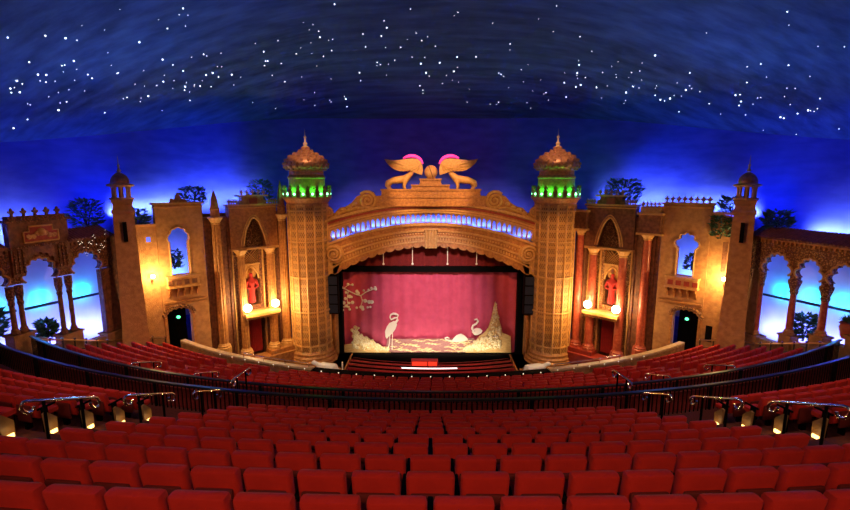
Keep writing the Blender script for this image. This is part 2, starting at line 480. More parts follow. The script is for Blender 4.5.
structure(m.build('floor_2', darkfloor))

# sky: a cyclorama behind the walls that bends over into the ceiling
CYC = [(0, 39.0), (5, 38.7), (10, 37.4), (14.5, 34.8), (18.5, 31.0), (21.2, 27.0), (22.9, 22.0), (23.8, 16.0), (24.0, 8.0), (23.5, 0.0), (22.0, -6.5)]
CREASE = [5.4, 5.35, 5.2, 4.6, 3.6, 2.7, 1.9, 1.6, 1.5, 1.5, 1.5]
def catmull(P, n):
    out = []
    for i in range(len(P) - 1):
        p0 = P[max(i - 1, 0)]; p1 = P[i]; p2 = P[i + 1]; p3 = P[min(i + 2, len(P) - 1)]
        for k in range(n):
            t = k / n
            out.append(tuple(0.5 * (2 * b + (c - a) * t + (2 * a - 5 * b + 4 * c - d) * t * t + (3 * b - a - 3 * c + d) * t ** 3) for a, b, c, d in zip(p0, p1, p2, p3)))
    out.append(tuple(P[-1])); return out
half = catmull([(x, y, z) for (x, y), z in zip(CYC, CREASE)], 5)
full = [(-x, y, z) for x, y, z in reversed(half[1:])] + half
m = MB(); n = len(full)
vs = []
for x, y, z in full:
    for t in range(7):
        f = t / 6
        k = 1.0 + 0.012 * math.sin(f * math.pi)
        vs.append(V(x * k, y * k, -15 + (z + 15) * f))
m.add(vs, [(i * 7 + q, (i + 1) * 7 + q, (i + 1) * 7 + q + 1, i * 7 + q + 1) for i in range(n - 1) for q in range(6)])
o = structure(m.build('wall_back', cyc, smooth=40))
m = MB(); vs = []
NC = 14
for x, y, z in full:
    for q in range(NC + 1):
        f = q / NC
        s = 1 - f
        zz = z + (11.5 - z) * math.sin(f * math.pi / 2) ** 1.0
        zz = z + 0.10 * min(1, f * 20) + (11.5 - z) * (1 - (1 - f) ** 1.55)
        vs.append(V(x * s * (1.0), 8 + (y - 8) * s, zz))
m.add(vs, [(i * (NC + 1) + q, (i + 1) * (NC + 1) + q, (i + 1) * (NC + 1) + q + 1, i * (NC + 1) + q + 1) for i in range(n - 1) for q in range(NC)])
m.add([V(-22, -6.5, 1.5), V(22, -6.5, 1.5), V(0, 8, 11.5)], [(0, 1, 2)])
ceiling = structure(m.build('ceiling', ceilm, smooth=60))
CEIL = BVHTree.FromPolygons([v for v in m.v], m.f)
m = MB(); m.box(Flat(-6.3), -22, 22, -15, 3, -0.1, 0.1)
structure(m.build('wall_rear', brown))

# ================================================================== SIDE WALLS
def opening_wall(mb, fr, u0, u1, z0, z1, arch, n0, n1):
    poly = [(u0, z1), (u0, z0)] + arch + [(u1, z0), (u1, z1)]
    return mb.prism(fr, poly, n0, n1)
def shrub(name, label, c, h, spread, seed, group=None, dens=420, lean=(0, 0)):
    rnd = random.Random(seed)
    t = thing(name, label, 'plant', c, group)
    st = MB(); fo = MB()
    for k in range(5):
        a = rnd.random() * 6.28; e = V(c[0] + math.cos(a) * spread * .5 + lean[0], c[1] + math.sin(a) * spread * .5 + lean[1], c[2] + h * (.6 + .3 * rnd.random()))
        st.tube([c, (V(*c) + e) / 2 + V(0, 0, h * .1), e], [.035, .025, .012], 5)
    for k in range(dens):
        a = rnd.random() * 6.28; r = spread * math.sqrt(rnd.random()); f = rnd.random()
        zz = c[2] + h * (0.08 + 0.92 * f); r *= (1.0 - 0.7 * abs(f - .5))
        p = V(c[0] + r * math.cos(a) + lean[0] * f, c[1] + r * math.sin(a) + lean[1] * f, zz)
        d = V(math.cos(a), math.sin(a), rnd.uniform(-.3, .8)).normalized(); sd = d.cross(V(rnd.uniform(-.5, .5), rnd.uniform(-.5, .5), 1)).normalized()
        L = 0.30 * (0.6 + .8 * rnd.random()); w_ = L * .24
        nrm = d.cross(sd) * L * .12
        fo.add([p, p + d * L * .5 + sd * w_ + nrm, p + d * L, p + d * L * .5 - sd * w_ + nrm], [(0, 1, 2), (0, 2, 3)])
    st.build('stem', twig, t); fo.build('foliage', leaf, t)
    return t
def column(mb, base, c, r, zt, zb, seg=14):
    """shaft lathe between zb and zt"""
    H = zt - zb
    return mb.lathe([(r * 1.0, 0), (r * 1.02, H * .1), (r * .98, H * .5), (r * .86, H)], (c.x, c.y, zb), seg)
def fluted(mb, c, r, zb, zt, seg=24):
    vs = []; k = 2
    for z, rr in ((zb, r), (zb + (zt - zb) * .5, r * .98), (zt, r * .88)):
        for i in range(seg * 2):
            a = math.pi * i / seg; q = rr * (1.0 if i % 2 == 0 else 0.87)
            vs.append(V(c.x + q * math.cos(a), c.y + q * math.sin(a), z))
    N = seg * 2
    fs = [(j * N + i, j * N + (i + 1) % N, (j + 1) * N + (i + 1) % N, (j + 1) * N + i) for j in range(2) for i in range(N)]
    return mb.add(vs, fs + [tuple(range(N)), tuple(range(2 * N, 3 * N))])

def arcade(left):
    s = side()
    t = thing('arcade', ('brown carved arcade with a crested centre bay and blue-lit openings on the left wall' if left else
              'carved arcade of lobed arches on red columns under a tiled roof, right wall'), 'arcade', AR(2.4, -9.0))
    piers = [(-0.25, 0.5), (2.12, 2.92), (4.48, 5.15), (7.0, 7.7)] if left else [(-0.6, 0.27), (1.75, 2.13), (3.3, 3.68), (4.88, 5.24), (6.5, 6.95)]
    m = MB()
    zt = -3.0
    poly = [(piers[0][0], zt)]
    zs = -4.75 if not left else -4.65
    poly.append((piers[0][0], zs))
    for i, (a, b) in enumerate(piers[:-1]):
        poly.append((b, zs))
        c0, c1 = b, piers[i + 1][0]
        poly += multifoil((c0 + c1) / 2, (c1 - c0) * .9, zs, -3.75 if not left else -3.62, 7)
        poly.append((c1, zs))
    poly += [(piers[-1][1], zs), (piers[-1][1], zt)]
    m.prism(AR, poly, -0.28, 0.05)
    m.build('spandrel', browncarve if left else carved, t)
    m = MB()
    for i, (a, b) in enumerate(piers[:-1]):
        arch = multifoil((b + piers[i + 1][0]) / 2, (piers[i + 1][0] - b) * .9, zs, -3.75 if not left else -3.62, 7)
        m.tube([AR(u, z, 0.07) for u, z in arch], 0.055, 6)
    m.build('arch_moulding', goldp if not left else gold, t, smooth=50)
    m = MB()
    m.box(AR, piers[0][0], piers[-1][1], zt - .02, zt + .12, -0.4, 0.2)
    for k in range(34):
        u = piers[0][0] + .12 + k * .235
        m.box(AR, u, u + .1, zt - .16, zt - .02, 0.05, 0.17)
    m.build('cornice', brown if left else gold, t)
    # columns
    for i, (a, b) in enumerate(piers):
        cs = [a + .14, b - .14] if b - a > .5 else [(a + b) / 2]
        zb = -8.45 + 0.30 * ((a + b) / 2)
        zb = min(zb, -6.5)
        for u in cs:
            c = AR(u, 0, -0.12)
            mm = MB(); r = .16 if len(cs) == 1 else .11
            column(mm, None, c, r, -5.35, zb + .25)
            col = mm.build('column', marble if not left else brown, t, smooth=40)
            mm = MB(); mm.lathe([(r * 1.1, -.62), (r * 1.3, -.5), (r * 1.15, -.42), (r * 1.7, -.12), (r * 1.9, 0), (r * 1.9, .1), (r * 1.5, .12), (r * 1.5, .3)] if len(cs) == 1 else
                                [(r * 1.1, -.62), (r * 1.3, -.5), (r * 1.1, -.42), (r * 1.6, -.1), (r * 1.6, .3)], (c.x, c.y, -5.05), 8, math.pi / 8)
            mm.build('capital', carved if not left else browncarve, col)
            mm = MB(); mm.lathe([(r * 1.7, 0), (r * 1.7, .08), (r * 1.35, .13), (r * 1.5, .18), (r * 1.1, .27)], (c.x, c.y, zb), 12)
            mm.build('base', gold if not left else brown, col)
        mm = MB(); mm.box(AR, a - .12, b + .12, zb - 1.6, zb, -0.45, 0.14); mm.box(AR, a - .18, b + .18, zb - .1, zb, -0.5, 0.2)
        mm.build('pedestal', dado, t)
    # roof
    if not left:
        segs = [(piers[0][0], piers[-1][1])]
    else:
        segs = [(piers[0][0], 2.3), (5.2, piers[-1][1])]
    for a, b in segs:
        m = MB()
        m.add([AR(u, z, n_) for u in (a, b) for z, n_ in ((-2.92, .38), (-2.84, .38), (-2.40, -.55), (-2.88, -.55))],
              [(0, 1, 2, 3), (4, 7, 6, 5), (0, 4, 5, 1), (1, 5, 6, 2), (2, 6, 7, 3), (3, 7, 4, 0)])
        k = int((b - a) / .17)
        for i in range(k):
            u = a + (i + .5) * (b - a) / k
            m.tube([AR(u, -2.86, .44), AR(u, -2.62, -.08), AR(u, -2.37, -.58)], .062, 6)
        m.build('tile_roof', tilem, t, smooth=40)
    # side wall panelling next to the minaret
    m = MB()
    m.box(AR, -1.1, .5 if left else .1, -9.6, -4.75, -.3, 0.02); m.box(AR, -1.1, -.2, -4.75, -2.95, -.3, 0.02)
    if left:
        m.box(AR, -.1, .28, -7.2, -5.2, .02, .06)
    m.build('end_pier', brown if left else dado, t)
    if left:
        m = MB()
        m.box(AR, 2.05, 4.95, -4.6, -1.78, -.1, .22)
        m.box(AR, 2.1, 5.1, -1.78, -1.66, -.15, .34)
        m.box(AR, 2.3, 4.9, -1.66, -1.5, -.1, .25)
        m.box(AR, 2.3, 5.0, -2.98, -2.88, .1, .3)
        for k in range(14):
            u = 2.40 + k * .185
            if 2.85 < u < 4.42: continue
            m.box(AR, u, u + .07, -4.15, -3.05, .2, .27)
        bay = MB()
        poly = [(2.2, -1.78), (2.2, -4.3), (2.95, -4.3)] + multifoil(3.7, 1.38, -4.2, -3.40, 7) + [(4.45, -4.3), (4.95, -4.3), (4.95, -1.78)]
        m2 = MB(); m2.prism(AR, poly, -.1, .2)
        m.v = m.v[8:]; m.f = [tuple(i - 8 for i in f) for f in m.f[6:]]
        m2.build('crest_bay', brown, t)
        m.build('bay_moulding', browncarve, t)
        m = MB()
        m.prism(AR, [(2.75, -2.75), (2.75, -2.25), (3.0, -2.25), (3.0, -2.0), (4.1, -2.0), (4.1, -2.25), (4.35, -2.25), (4.35, -2.75)], .2, .24)
        pts = [(2.75, -2.75), (2.75, -2.25), (3.0, -2.25), (3.0, -2.0), (4.1, -2.0), (4.1, -2.25), (4.35, -2.25), (4.35, -2.75), (2.75, -2.75)]
        m.build('relief_panel', redplaster, t)
        m = MB(); m.tube([AR(u, z, .25) for u, z in pts], .045, 6); m.build('relief_frame', goldp, t)
        m = MB()
        for sg in (-1, 1):
            for q in range(3):
                cx = 3.55 + sg * (.18 + q * .2)
                m.tube([AR(cx + .11 * (1 - k / 16) * math.cos(k * .75) * sg, -2.5 + .12 * (q == 0) + .11 * (1 - k / 16) * math.sin(k * .75), .28) for k in range(14)], .045, 5)
        m.ball(AR(3.55, -2.3, .25), .2)
        m.build('scroll_relief', goldp, t, smooth=50)
        for k in range(5):
            m = MB(); crest(m, AR, 2.3 + k * .52, 2.82 + k * .52, -1.5, .1, 1, .38); m.build('crest_finial', brown, t)
    return t

def minaret(left):
    s = side()
    A = AR.A; 
    c = V(17.42, 25.3)
    t = thing('minaret', ('slim plaster minaret with lantern and dome between arcade and plain wall, left' if left else
              'slim plaster minaret with lantern and dome between arcade and plain wall, right'), 'minaret', (c.x, c.y, -9.6))
    ph = math.pi / 4 + math.radians(-35)
    m = MB()
    m.lathe([(.95, -1.6), (.93, -.3), (.88, 0), (.84, 1.8), (.80, 1.95), (.70, 6.5), (.78, 6.6), (.78, 6.7), (.70, 6.75), (.64, 7.0), (.74, 7.25), (.74, 7.32)], (c.x, c.y, -8.2), 4, ph)
    m.build('shaft', ochre, t)
    dirn = V(math.cos(ph - math.pi / 4 - math.pi / 2 + 0), math.sin(ph - math.pi / 4 - math.pi / 2))
    # slit windows on the two faces towards the seats
    for k in (2,):
        ang = ph + math.pi / 4 + math.pi / 2 * k
        dv = V(math.cos(ang), math.sin(ang))
        fr = Frame((c.x + dv.x * .56 - dv.y * .5, c.y + dv.y * .56 + dv.x * .5), (c.x + dv.x * .56 + dv.y * .5, c.y + dv.y * .56 - dv.x * .5))
        m = MB(); m.box(fr, .40, .60, -3.2, -2.1, -.2, .012 - .02); m.build('slit_window', black, t)
    m = MB()
    for k in range(8):
        a = math.pi / 4 * k + .2
        p = V(c.x + .40 * math.cos(a), c.y + .40 * math.sin(a))
        m.lathe([(.075, 0), (.06, .08), (.055, .5), (.08, .58), (.08, .68)], (p.x, p.y, -.82), 8)
    m.build('lantern_colonnette', goldp, t, smooth=40)
    m = MB(); m.lathe([(.12, 0), (.12, .7)], (c.x, c.y, -.84), 8); m.build('lantern_core', brown, t)
    m = MB(); m.lathe([(.50, -.16), (.60, -.1), (.60, -.02), (.45, 0)], (c.x, c.y, -.76), 8, .2)
    m.lathe([(.50, 0), (.64, .05), (.70, .10), (.58, .17), (.42, .2)], (c.x, c.y, -.18), 16)
    m.build('lantern_cornice', goldp, t, smooth=30)
    m = MB(); m.lathe([(.44, 0), (.47, .12), (.44, .28), (.34, .45), (.20, .58), (.10, .64)], (c.x, c.y, -.02), 16)
    m.build('dome', copper, t, smooth=50)
    m = MB(); m.lathe([(.10, 0), (.06, .06), (.12, .13), (.05, .2), (.035, .3), (.07, .4), (.03, .47), (.02, .7), (.004, .95)], (c.x, c.y, .6), 10)
    m.build('finial', creamstone, t, smooth=50)
    return t

def plain_wall(left):
    s = side()
    # wall with window and door openings
    m = MB()
    ztop = -1.25
    wu, ww, wz0 = 1.55, (1.12 if left else 1.0), -5.7
    du0, du1, dz = 1.15, 2.6, -8.15
    # column strips: left of window .. right, above the door
    m.prism(WB, [(0.05, ztop), (0.05, -5.7), (wu - ww / 2, -5.7)] + (multifoil(wu, ww, -4.0, -3.05, 5) if not left else multifoil(wu, ww, -3.6, -2.72, 5, .25)) + [(wu + ww / 2, -5.7), (2.75, -5.7), (2.75, ztop)], -.35, .1)
    m.prism(WB, [(0.05, -5.7), (0.05, -11.6), (du0, -11.6), (du0, dz - .2)] + multifoil((du0 + du1) / 2, du1 - du0 - .1, dz - .15, dz + .25, 7, .3) + [(du1, dz - .2), (du1, -11.6), (2.75, -11.6), (2.75, -5.7)], -.35, .1)
    m.prism(WB, [(2.75, -1.75), (2.75, -11.6), (4.6, -11.6), (4.6, -2.0)] if not left else [(2.75, -2.45), (2.75, -11.6), (4.6, -11.6), (4.6, -2.6)], -.35, -.02)
    structure(m.build('wall_' + s, ochre))
    m = MB()
    m.box(WB, -.02, 2.85, ztop - .02, ztop + .1, -.4, .22); m.box(WB, .0, 2.8, ztop - .22, ztop - .14, -.38, .16)
    m.box(WB, 2.75, 4.6, (-1.8 if not left else -2.55), (-1.66 if not left else -2.4), -.4, .06)
    structure(m.build('trim_' + ('1' if left else '2'), goldp))
    cr = MB()
    if not left:
        crest(cr, WB, .05, 2.75, ztop + .1, .08, 8, .42)
        tag(cr.build('roof_crest', gold), 'row of fleur-shaped crest finials on the right plain wall', 'crest')
    else:
        cr.prism(WB, [(.9, ztop + .1), (1.0, ztop + .35), (1.2, ztop + .3), (1.3, ztop + .55), (1.4, ztop + .7), (1.5, ztop + .55), (1.6, ztop + .3), (1.8, ztop + .35), (1.9, ztop + .1)], 0, .14)
        tag(cr.build('roof_crest', gold), 'scrolled gable ornament on top of the left plain wall', 'crest')
    # window frame, sill
    m = MB()
    arch = multifoil(wu, ww, -4.0, -3.05, 5) if not left else multifoil(wu, ww, -3.6, -2.72, 5, .25)
    m.tube([WB(u, z, .1) for u, z in [(wu - ww / 2, -5.7)] + arch + [(wu + ww / 2, -5.7)]], .05, 6)
    structure(m.build('window_' + ('1' if left else '2'), goldp, smooth=40))
    # balcony under the window
    t = thing('balcony', 'small bracketed plaster balcony below the %s window' % s, 'balcony', WB(1.5, -7.1))
    m = MB(); m.box(WB, .6, 2.5, -5.85, -5.7, .1, .62); m.box(WB, .65, 2.45, -6.35, -5.85, .1, .55); m.box(WB, .6, 2.5, -6.45, -6.35, .1, .6)
    m.build('parapet', goldp, t)
    m = MB()
    for k in range(4):
        u = .8 + k * .46; m.box(WB, u, u + .3, -6.25, -5.95, .55, .58)
    m.build('panel', redplaster if not left else brown, t)
    for k in range(5):
        m = MB(); u = .72 + k * .4
        m.prism(Frame(tuple(WB(u, 0, .1).xy), tuple(WB(u, 0, 1.1).xy)), [(0, -6.45), (.45, -6.45), (.42, -6.6), (.2, -6.75), (.08, -7.05), (0, -7.1)], -.06, .06)
        m.build('bracket', gold, t)
    # door
    m = MB()
    m.box(WB, du0, du1, -10.9, dz + .3, -1.3, -1.2)
    for k in range(2): m.box(WB, du0 + .1 + k * .72, du0 + .68 + k * .72, -10.7, -8.4, -1.2, -1.16)
    structure(m.build('door_' + ('1' if left else '2'), black))
    t = thing('door_surround', 'scalloped plaster surround round the dark doorway in the %s wall' % s, 'door surround', WB(1.9, -11.0))
    m = MB()
    arch = multifoil((du0 + du1) / 2, du1 - du0 + .25, dz - .15, dz + .4, 9, .4)
    m.tube([WB(u, z, .12) for u, z in arch], .09, 6); m.build('scalloped_arch', carved, t, smooth=40)
    for u in (du0 - .14, du1):
        m = MB(); m.box(WB, u, u + .14, -11.0, dz - .2, .1, .2); m.build('jamb', gold, t)
    m = MB(); m.box(WB, .2, 2.7, -7.45, -7.35, .1, .2); m.box(WB, .2, 2.7, -7.62, -7.56, .1, .16); m.build('string_course', gold, t)
    e = thing('exit_sign', 'small green lit exit sign above the %s doorway' % s, 'sign', WB(1.9, -8.45, -.15))
    m = MB(); m.box(WB, 1.72, 2.08, -8.56, -8.36, -.25, -.12); m.build('housing', black, e)
    m = MB(); m.ball(WB(1.9, -8.46, -.10), (.11, .11, .09), 10, 6); m.build('lens', exitm, e)
    # slit / small window in the low wall
    if left:
        m = MB(); m.box(WB, 3.05, 3.33, -3.5, -3.15, -.04, .0); m.box(WB, 3.0, 3.38, -3.55, -3.1, -.06, -.01)
        g = m.build('window_3', goldp); structure(g)
        m = MB(); m.box(WB, 3.08, 3.30, -3.47, -3.18, -.03, .012); m.build('pane', glow('blue_lit_pane', (0.08, 0.14, 1.0), 1.2), g)
    else:
        m = MB(); m.box(WB, 3.45, 3.7, -5.2, -3.4, -.05, .0); structure(m.build('window_4', brown))
        m = MB(); m.box(WB, 3.0, 3.35, -9.6, -8.6, -.05, .0); structure(m.build('window_5', black))
    # wall lantern that throws the hot patch
    lu = 3.2 if left else 3.75
    lz = -5.55
    lt = thing('wall_lantern', 'bright wall lantern glowing on the plain %s wall by the minaret' % s, 'wall lamp', WB(lu, lz - .3, .1))
    m = MB(); m.box(WB, lu - .05, lu + .05, lz - .35, lz - .25, -.03, .3); m.tube([WB(lu, lz - .3, .28), WB(lu, lz - .12, .28)], .03, 6); m.build('bracket', brass, lt)
    m = MB(); m.ball(WB(lu, lz, .28), .12); m.build('globe', lampw, lt, smooth=60)
    point('wall_lantern_light', WB(lu, lz, .75), 420, (1.0, 0.62, 0.22), .14)
    # base dado running below the arcade to the wall end
    m = MB()
    m.box(AR, -.4, 8.5, -12, -8.6, -.5, -.02)
    m.box(AR, 2.0, 8.5, -8.6, -8.2, -.5, -.02)
    m.box(AR, 3.7, 8.5, -8.2, -7.6, -.5, -.02)
    structure(m.build('baseboard_' + s, dado))
    m = MB(); m.box(AR, -3.2, 8.8, -12, -3.5, -2.8, -2.65); m.box(WB, .2, 3.0, -9, -2.1, -2.45, -2.3)
    structure(m.build('wall_%s_outer' % s, palewall))
    m = MB(); fr = Frame((19.86, 18.3), (21.5, 8)); m.box(fr, 0, fr.L, -13, -2.8, -.3, 0)
    fr = Frame((21.5, 8), (21.5, -6.2)); m.box(fr, 0, fr.L, -13, 1.5, -.3, 0)
    structure(m.build('wall_%s_rear' % s, brown))

def lamp_globe(fr, u, z, n_, label, grp):
    t = thing('globe_lamp', label, 'lamp', fr(u, z - .45, n_))
    m = MB(); m.lathe([(.12, -.45), (.06, -.4), (.05, -.3), (.16, -.24), (.1, -.2)], fr(u, z, n_), 10); m.build('stem', brass, t, smooth=40)
    m = MB(); m.ball(fr(u, z, n_), .27, 16, 10); m.build('globe', lampw, t, smooth=60)
    for k in range(6):
        a = k * math.pi / 3
    c = fr(u, z, n_ + .55)
    point('globe_lamp_light', (c.x, c.y, c.z + .1), 300, (1.0, 0.60, 0.22), .25)

def shrine(left):
    s = side()
    t = thing('shrine_facade', ('tall carved facade with pointed niche, fluted columns and two spires beside the left tower' if left else
              'tall carved facade with pointed niche, red columns and square corner blocks beside the right tower'), 'facade', FL(2.9, -12.6))
    colm = gold if left else marble
    fc = browncarve if left else carved
    uc = 2.9
    m = MB(); m.box(FL, .0, 6.1, -12.8, -2.0, -1.15, -.95)
    m.build('back_wall', brown, t)
    # side bays
    m = MB()
    for a, b in ((.45, 1.3), (4.5, 6.1)):
        m.box(FL, a, b, -12.8, -2.2, -.95, -.15)
        for q in range(4):
            u = a + .06 + q * (b - a) / 4
            m.box(FL, u, u + .12, -12.2, -3.0, -.15, -.05)
    m.build('side_bay', brown, t)
    # main block with pointed arch
    m = MB()
    m.prism(FL, [(1.25, -1.5), (1.25, -4.45), (uc - .8, -4.45)] + pointed(uc, 1.6, -4.2, -2.3) + [(uc + .8, -4.45), (4.55, -4.45), (4.55, -1.5)], -.5, .15)
    m.prism(FL, [(uc - .95, -1.5), (uc - .95, -1.12), (uc - .75, -1.12), (uc - .75, -.85), (uc + .75, -.85), (uc + .75, -1.12), (uc + .95, -1.12), (uc + .95, -1.5)], -.4, .2)
    m.build('attic_block', brown if not left else gold, t)
    m = MB(); m.box(FL, uc - .28, uc + .28, -1.4, -.98, .2, .26); m.build('red_panel', redplaster, t)
    m = MB()
    m.box(FL, 1.12, 4.68, -1.5, -1.38, -.5, .34); m.box(FL, 1.2, 4.6, -1.66, -1.58, -.5, .24)
    m.build('cornice', goldp, t)
    m = MB(); m.box(FL, uc - 1.05, uc + 1.05, -.86, -.76, -.42, .3); m.build('attic_cornice', goldp, t)
    m = MB(); m.box(FL, 1.2, 4.6, -4.55, -4.4, -.3, .24); m.build('lower_cornice', goldp, t)
    m = MB()
    for off, rr in ((0, .07), (.16, .045)):
        m.tube([FL(u, z, .17) for u, z in pointed(uc, 1.6 + 2 * off, -4.25, -2.3 + off)], rr, 6)
    m.build('arch_moulding', goldp, t, smooth=50)
    m = MB(); m.box(FL, uc - .85, uc + .85, -4.5, -2.2, -.95, -.85)
    for q in range(9):
        a = q * .7; m.tube([FL(uc + .5 * (q - 4) / 4 + .16 * math.cos(a + k * .6) * (1 - k / 12), -3.4 + .5 * math.sin(q * 1.7) * .6 + .16 * math.sin(a + k * .6) * (1 - k / 12), -.8) for k in range(11)], .045, 5)
    m.ball(FL(uc, -3.5, -.75), (.3, .3, .42))
    m.build('niche_carving', carved, t, smooth=50)
    m = MB()
    crest(m, FL, 1.2, uc - 1.05, -1.38, .2, 4, .36); crest(m, FL, uc + 1.05, 4.6, -1.38, .2, 4, .36); crest(m, FL, uc - .95, uc + .95, -.76, .2, 5, .36)
    m.build('crest', gold, t)
    # lower storey wall with lattice and niche
    m = MB()
    m.prism(FL, [(1.3, -4.45), (1.3, -12.8), (2.35, -12.8), (2.35, -9.2), (3.75, -9.2), (3.75, -12.8), (4.5, -12.8), (4.5, -4.45), (3.75, -4.45), (3.75, -8.6), (2.55, -8.6), (2.55, -4.45)], -.7, -.25)
    m.build('lower_wall', fc, t)
    m = MB()
    for k in range(9):
        m.tube([FL(2.55 + k * .15, -5.6, -.35), FL(min(3.75, 2.55 + k * .15 + 1.0), -5.6 + min(1.15, (1.2 - k * .15)), -.35)], .022, 4)
        m.tube([FL(3.75 - k * .15, -5.6, -.33), FL(max(2.55, 3.75 - k * .15 - 1.0), -5.6 + min(1.15, (1.2 - k * .15)), -.33)], .022, 4)
    m.box(FL, 2.5, 3.8, -4.55, -4.45, -.4, -.2); m.box(FL, 2.5, 3.8, -5.68, -5.58, -.42, -.2)
    m.build('lattice', goldp, t)
    m = MB()
    m.prism(FL, [(2.55, -5.68), (2.55, -6.6)] + pointed(3.15, 1.1, -6.6, -5.8, 8) + [(3.75, -6.6), (3.75, -5.68)], -.5, -.28)
    m.tube([FL(u, z, -.26) for u, z in pointed(3.15, 1.1, -6.7, -5.8, 8)], .06, 6)
    m.build('niche_hood', goldp, t)
    # pilaster strips for the door
    m = MB()
    for u in (1.42, 2.25, 3.78, 4.36): m.box(FL, u, u + .1, -12.6, -4.6, -.25, -.12)
    m.build('pilaster', goldp, t)
    # columns
    for i, u in enumerate((.86, 1.92, 3.98, 5.42)):
        big = i in (1, 2)
        n_ = .22 if big else .1
        zc = -4.9 if big else (-3.6 if not left else -2.6)
        zb = -11.7 if i < 3 else -11.0
        mm = MB(); c = FL(u, 0, n_)
        if left: fluted(mm, c, .27 if big else .30, zb, zc, 12)
        else: column(mm, None, c, .29 if big else .27, zc, zb, 16)
        cm = mm.build('column', colm, t, smooth=40)
        mm = MB(); mm.lathe([(.27, 0), (.30, .06), (.27, .1), (.44, .38), (.48, .42), (.48, .5)], (c.x, c.y, zc - .05), 10); mm.build('capital', goldp, cm)
        mm = MB(); mm.lathe([(.46, -.6), (.46, -.1), (.40, -.05), (.42, .04), (.34, .1), (.3, .2)], (c.x, c.y, zb), 12); mm.build('pedestal', goldp if left else marble, cm)
        if not big:
            if left:
                mm = MB(); tip = .25 if i == 0 else -.4
                mm.lathe([(.36, -.2), (.36, 0), (.30, .05), (.30, .5), (.36, .55), (.28, .62), (.20, (tip + 2.6) * .55), (.02, tip + 2.2)], (c.x, c.y, -2.2), 8)
                mm.build('spire', gold, t)
            else:
                mm = MB(); mm.box(FL, u - .52, u + .52 + (.3 if i == 3 else 0), -3.15, -1.95, -.6, .55); mm.build('corner_block', brown, t)
                mm = MB(); mm.box(FL, u - .62, u + .62 + (.3 if i == 3 else 0), -3.28, -3.15, -.7, .65); mm.build('block_cornice', goldp, t); mm = MB(); mm.box(FL, u - .62, u + .62 + (.3 if i == 3 else 0), -1.98, -1.85, -.7, .65)
                if i == 3:
                    mm.box(FL, u - .45, u + .75, -1.85, -1.45, -.5, .5); crest(mm, FL, u - .45, u + .75, -1.45, .45, 5, .34)
                mm.build('block_cornice', goldp, t)
    # balcony beam carrying the lamps
    m = MB(); m.box(FL, 1.62, 4.1, -9.15, -8.95, -.3, .95); m.box(FL, 1.7, 4.02, -9.25, -9.15, -.3, .85)
    for k in range(16): m.box(FL, 1.75 + k * .145, 1.82 + k * .145, -9.38, -9.25, .6, .8)
    m.build('lamp_ledge', goldp, t)
    # stepped base
    m = MB()
    m.box(FL, .3, 4.5, -13.2, -12.3, -.2, 1.0); m.box(FL, .5, 2.4, -12.3, -12.0, -.2, .75); m.box(FL, 3.6, 4.5, -12.3, -12.0, -.2, .75)
    m.build('stepped_base', redplaster if not left else gold, t)
    # statue
    st = thing('robed_statue', 'red robed figure standing in the gilded niche of the %s facade' % s, 'statue', FL(3.12, -8.6, -.42))
    c = FL(3.12, -8.6, -.42)
    nd = [((c.x, c.y, c.z + .95), .22), ((c.x, c.y, c.z + 1.35), .26), ((c.x, c.y, c.z + 1.75), .27), ((c.x, c.y, c.z + 1.98), .10), ((c.x, c.y, c.z + 2.2), .15), ((c.x, c.y, c.z + 2.34), .11),
          ((c.x, c.y, c.z + .5), .27), ((c.x, c.y, c.z + .04), .33)]
    ed = [(0, 1), (1, 2), (2, 3), (3, 4), (4, 5), (0, 6), (6, 7)]
    for sg in (-1, 1):
        k = len(nd); p = FL(3.12 + sg * .33, -8.6 + 1.72, -.40); q = FL(3.12 + sg * .42, -8.6 + 1.3, -.30); r = FL(3.12 + sg * .12, -8.6 + 1.25, -.12)
        nd += [(tuple(p), .12), (tuple(q), .10), (tuple(r), .07)]; ed += [(2, k), (k, k + 1), (k + 1, k + 2)]
    vs, fs = skin(nd, ed, 2)
    m = MB(); m.add(vs, fs); m.build('figure', drapem, st, smooth=60)
    m = MB(); m.lathe([(.2, 0), (.17, .1), (.1, .2), (.03, .42)], (c.x, c.y, c.z + 2.36), 10); m.build('crown', brass, st)
    m = MB(); m.prism(FL, [(3.12 + .42 * math.cos(a * .3), -6.35 + .42 * math.sin(a * .3)) for a in range(21)], -.62, -.56); m.build('halo', goldp, st)
    # drape below
    m = MB(); vs = []; N = 40
    for i in range(N + 1):
        u = 2.55 + 1.05 * i / N
        for z in (-9.3, -12.2): vs.append(FL(u, z, -.45 + .07 * math.sin(i * 1.25)))
    m.add(vs, [(2 * i, 2 * i + 1, 2 * i + 3, 2 * i + 2) for i in range(N)])
    vs = [v + V(0.02, 0.04, 0) for v in vs]; m.add(vs, [(2 * i, 2 * i + 1, 2 * i + 3, 2 * i + 2) for i in range(N)])
    tag(m.build('drape', drapem, smooth=60), 'red drape hanging in the doorway of the %s facade' % s, 'drape')
    lamp_globe(FL, 1.92, -8.5, .75, 'glowing globe lamp nearest the tower on the %s facade ledge' % s, None)
    lamp_globe(FL, 3.92, -8.5, .75, 'glowing globe lamp farther from the tower on the %s facade ledge' % s, None)
    # shelf balcony front by the seats
    return t

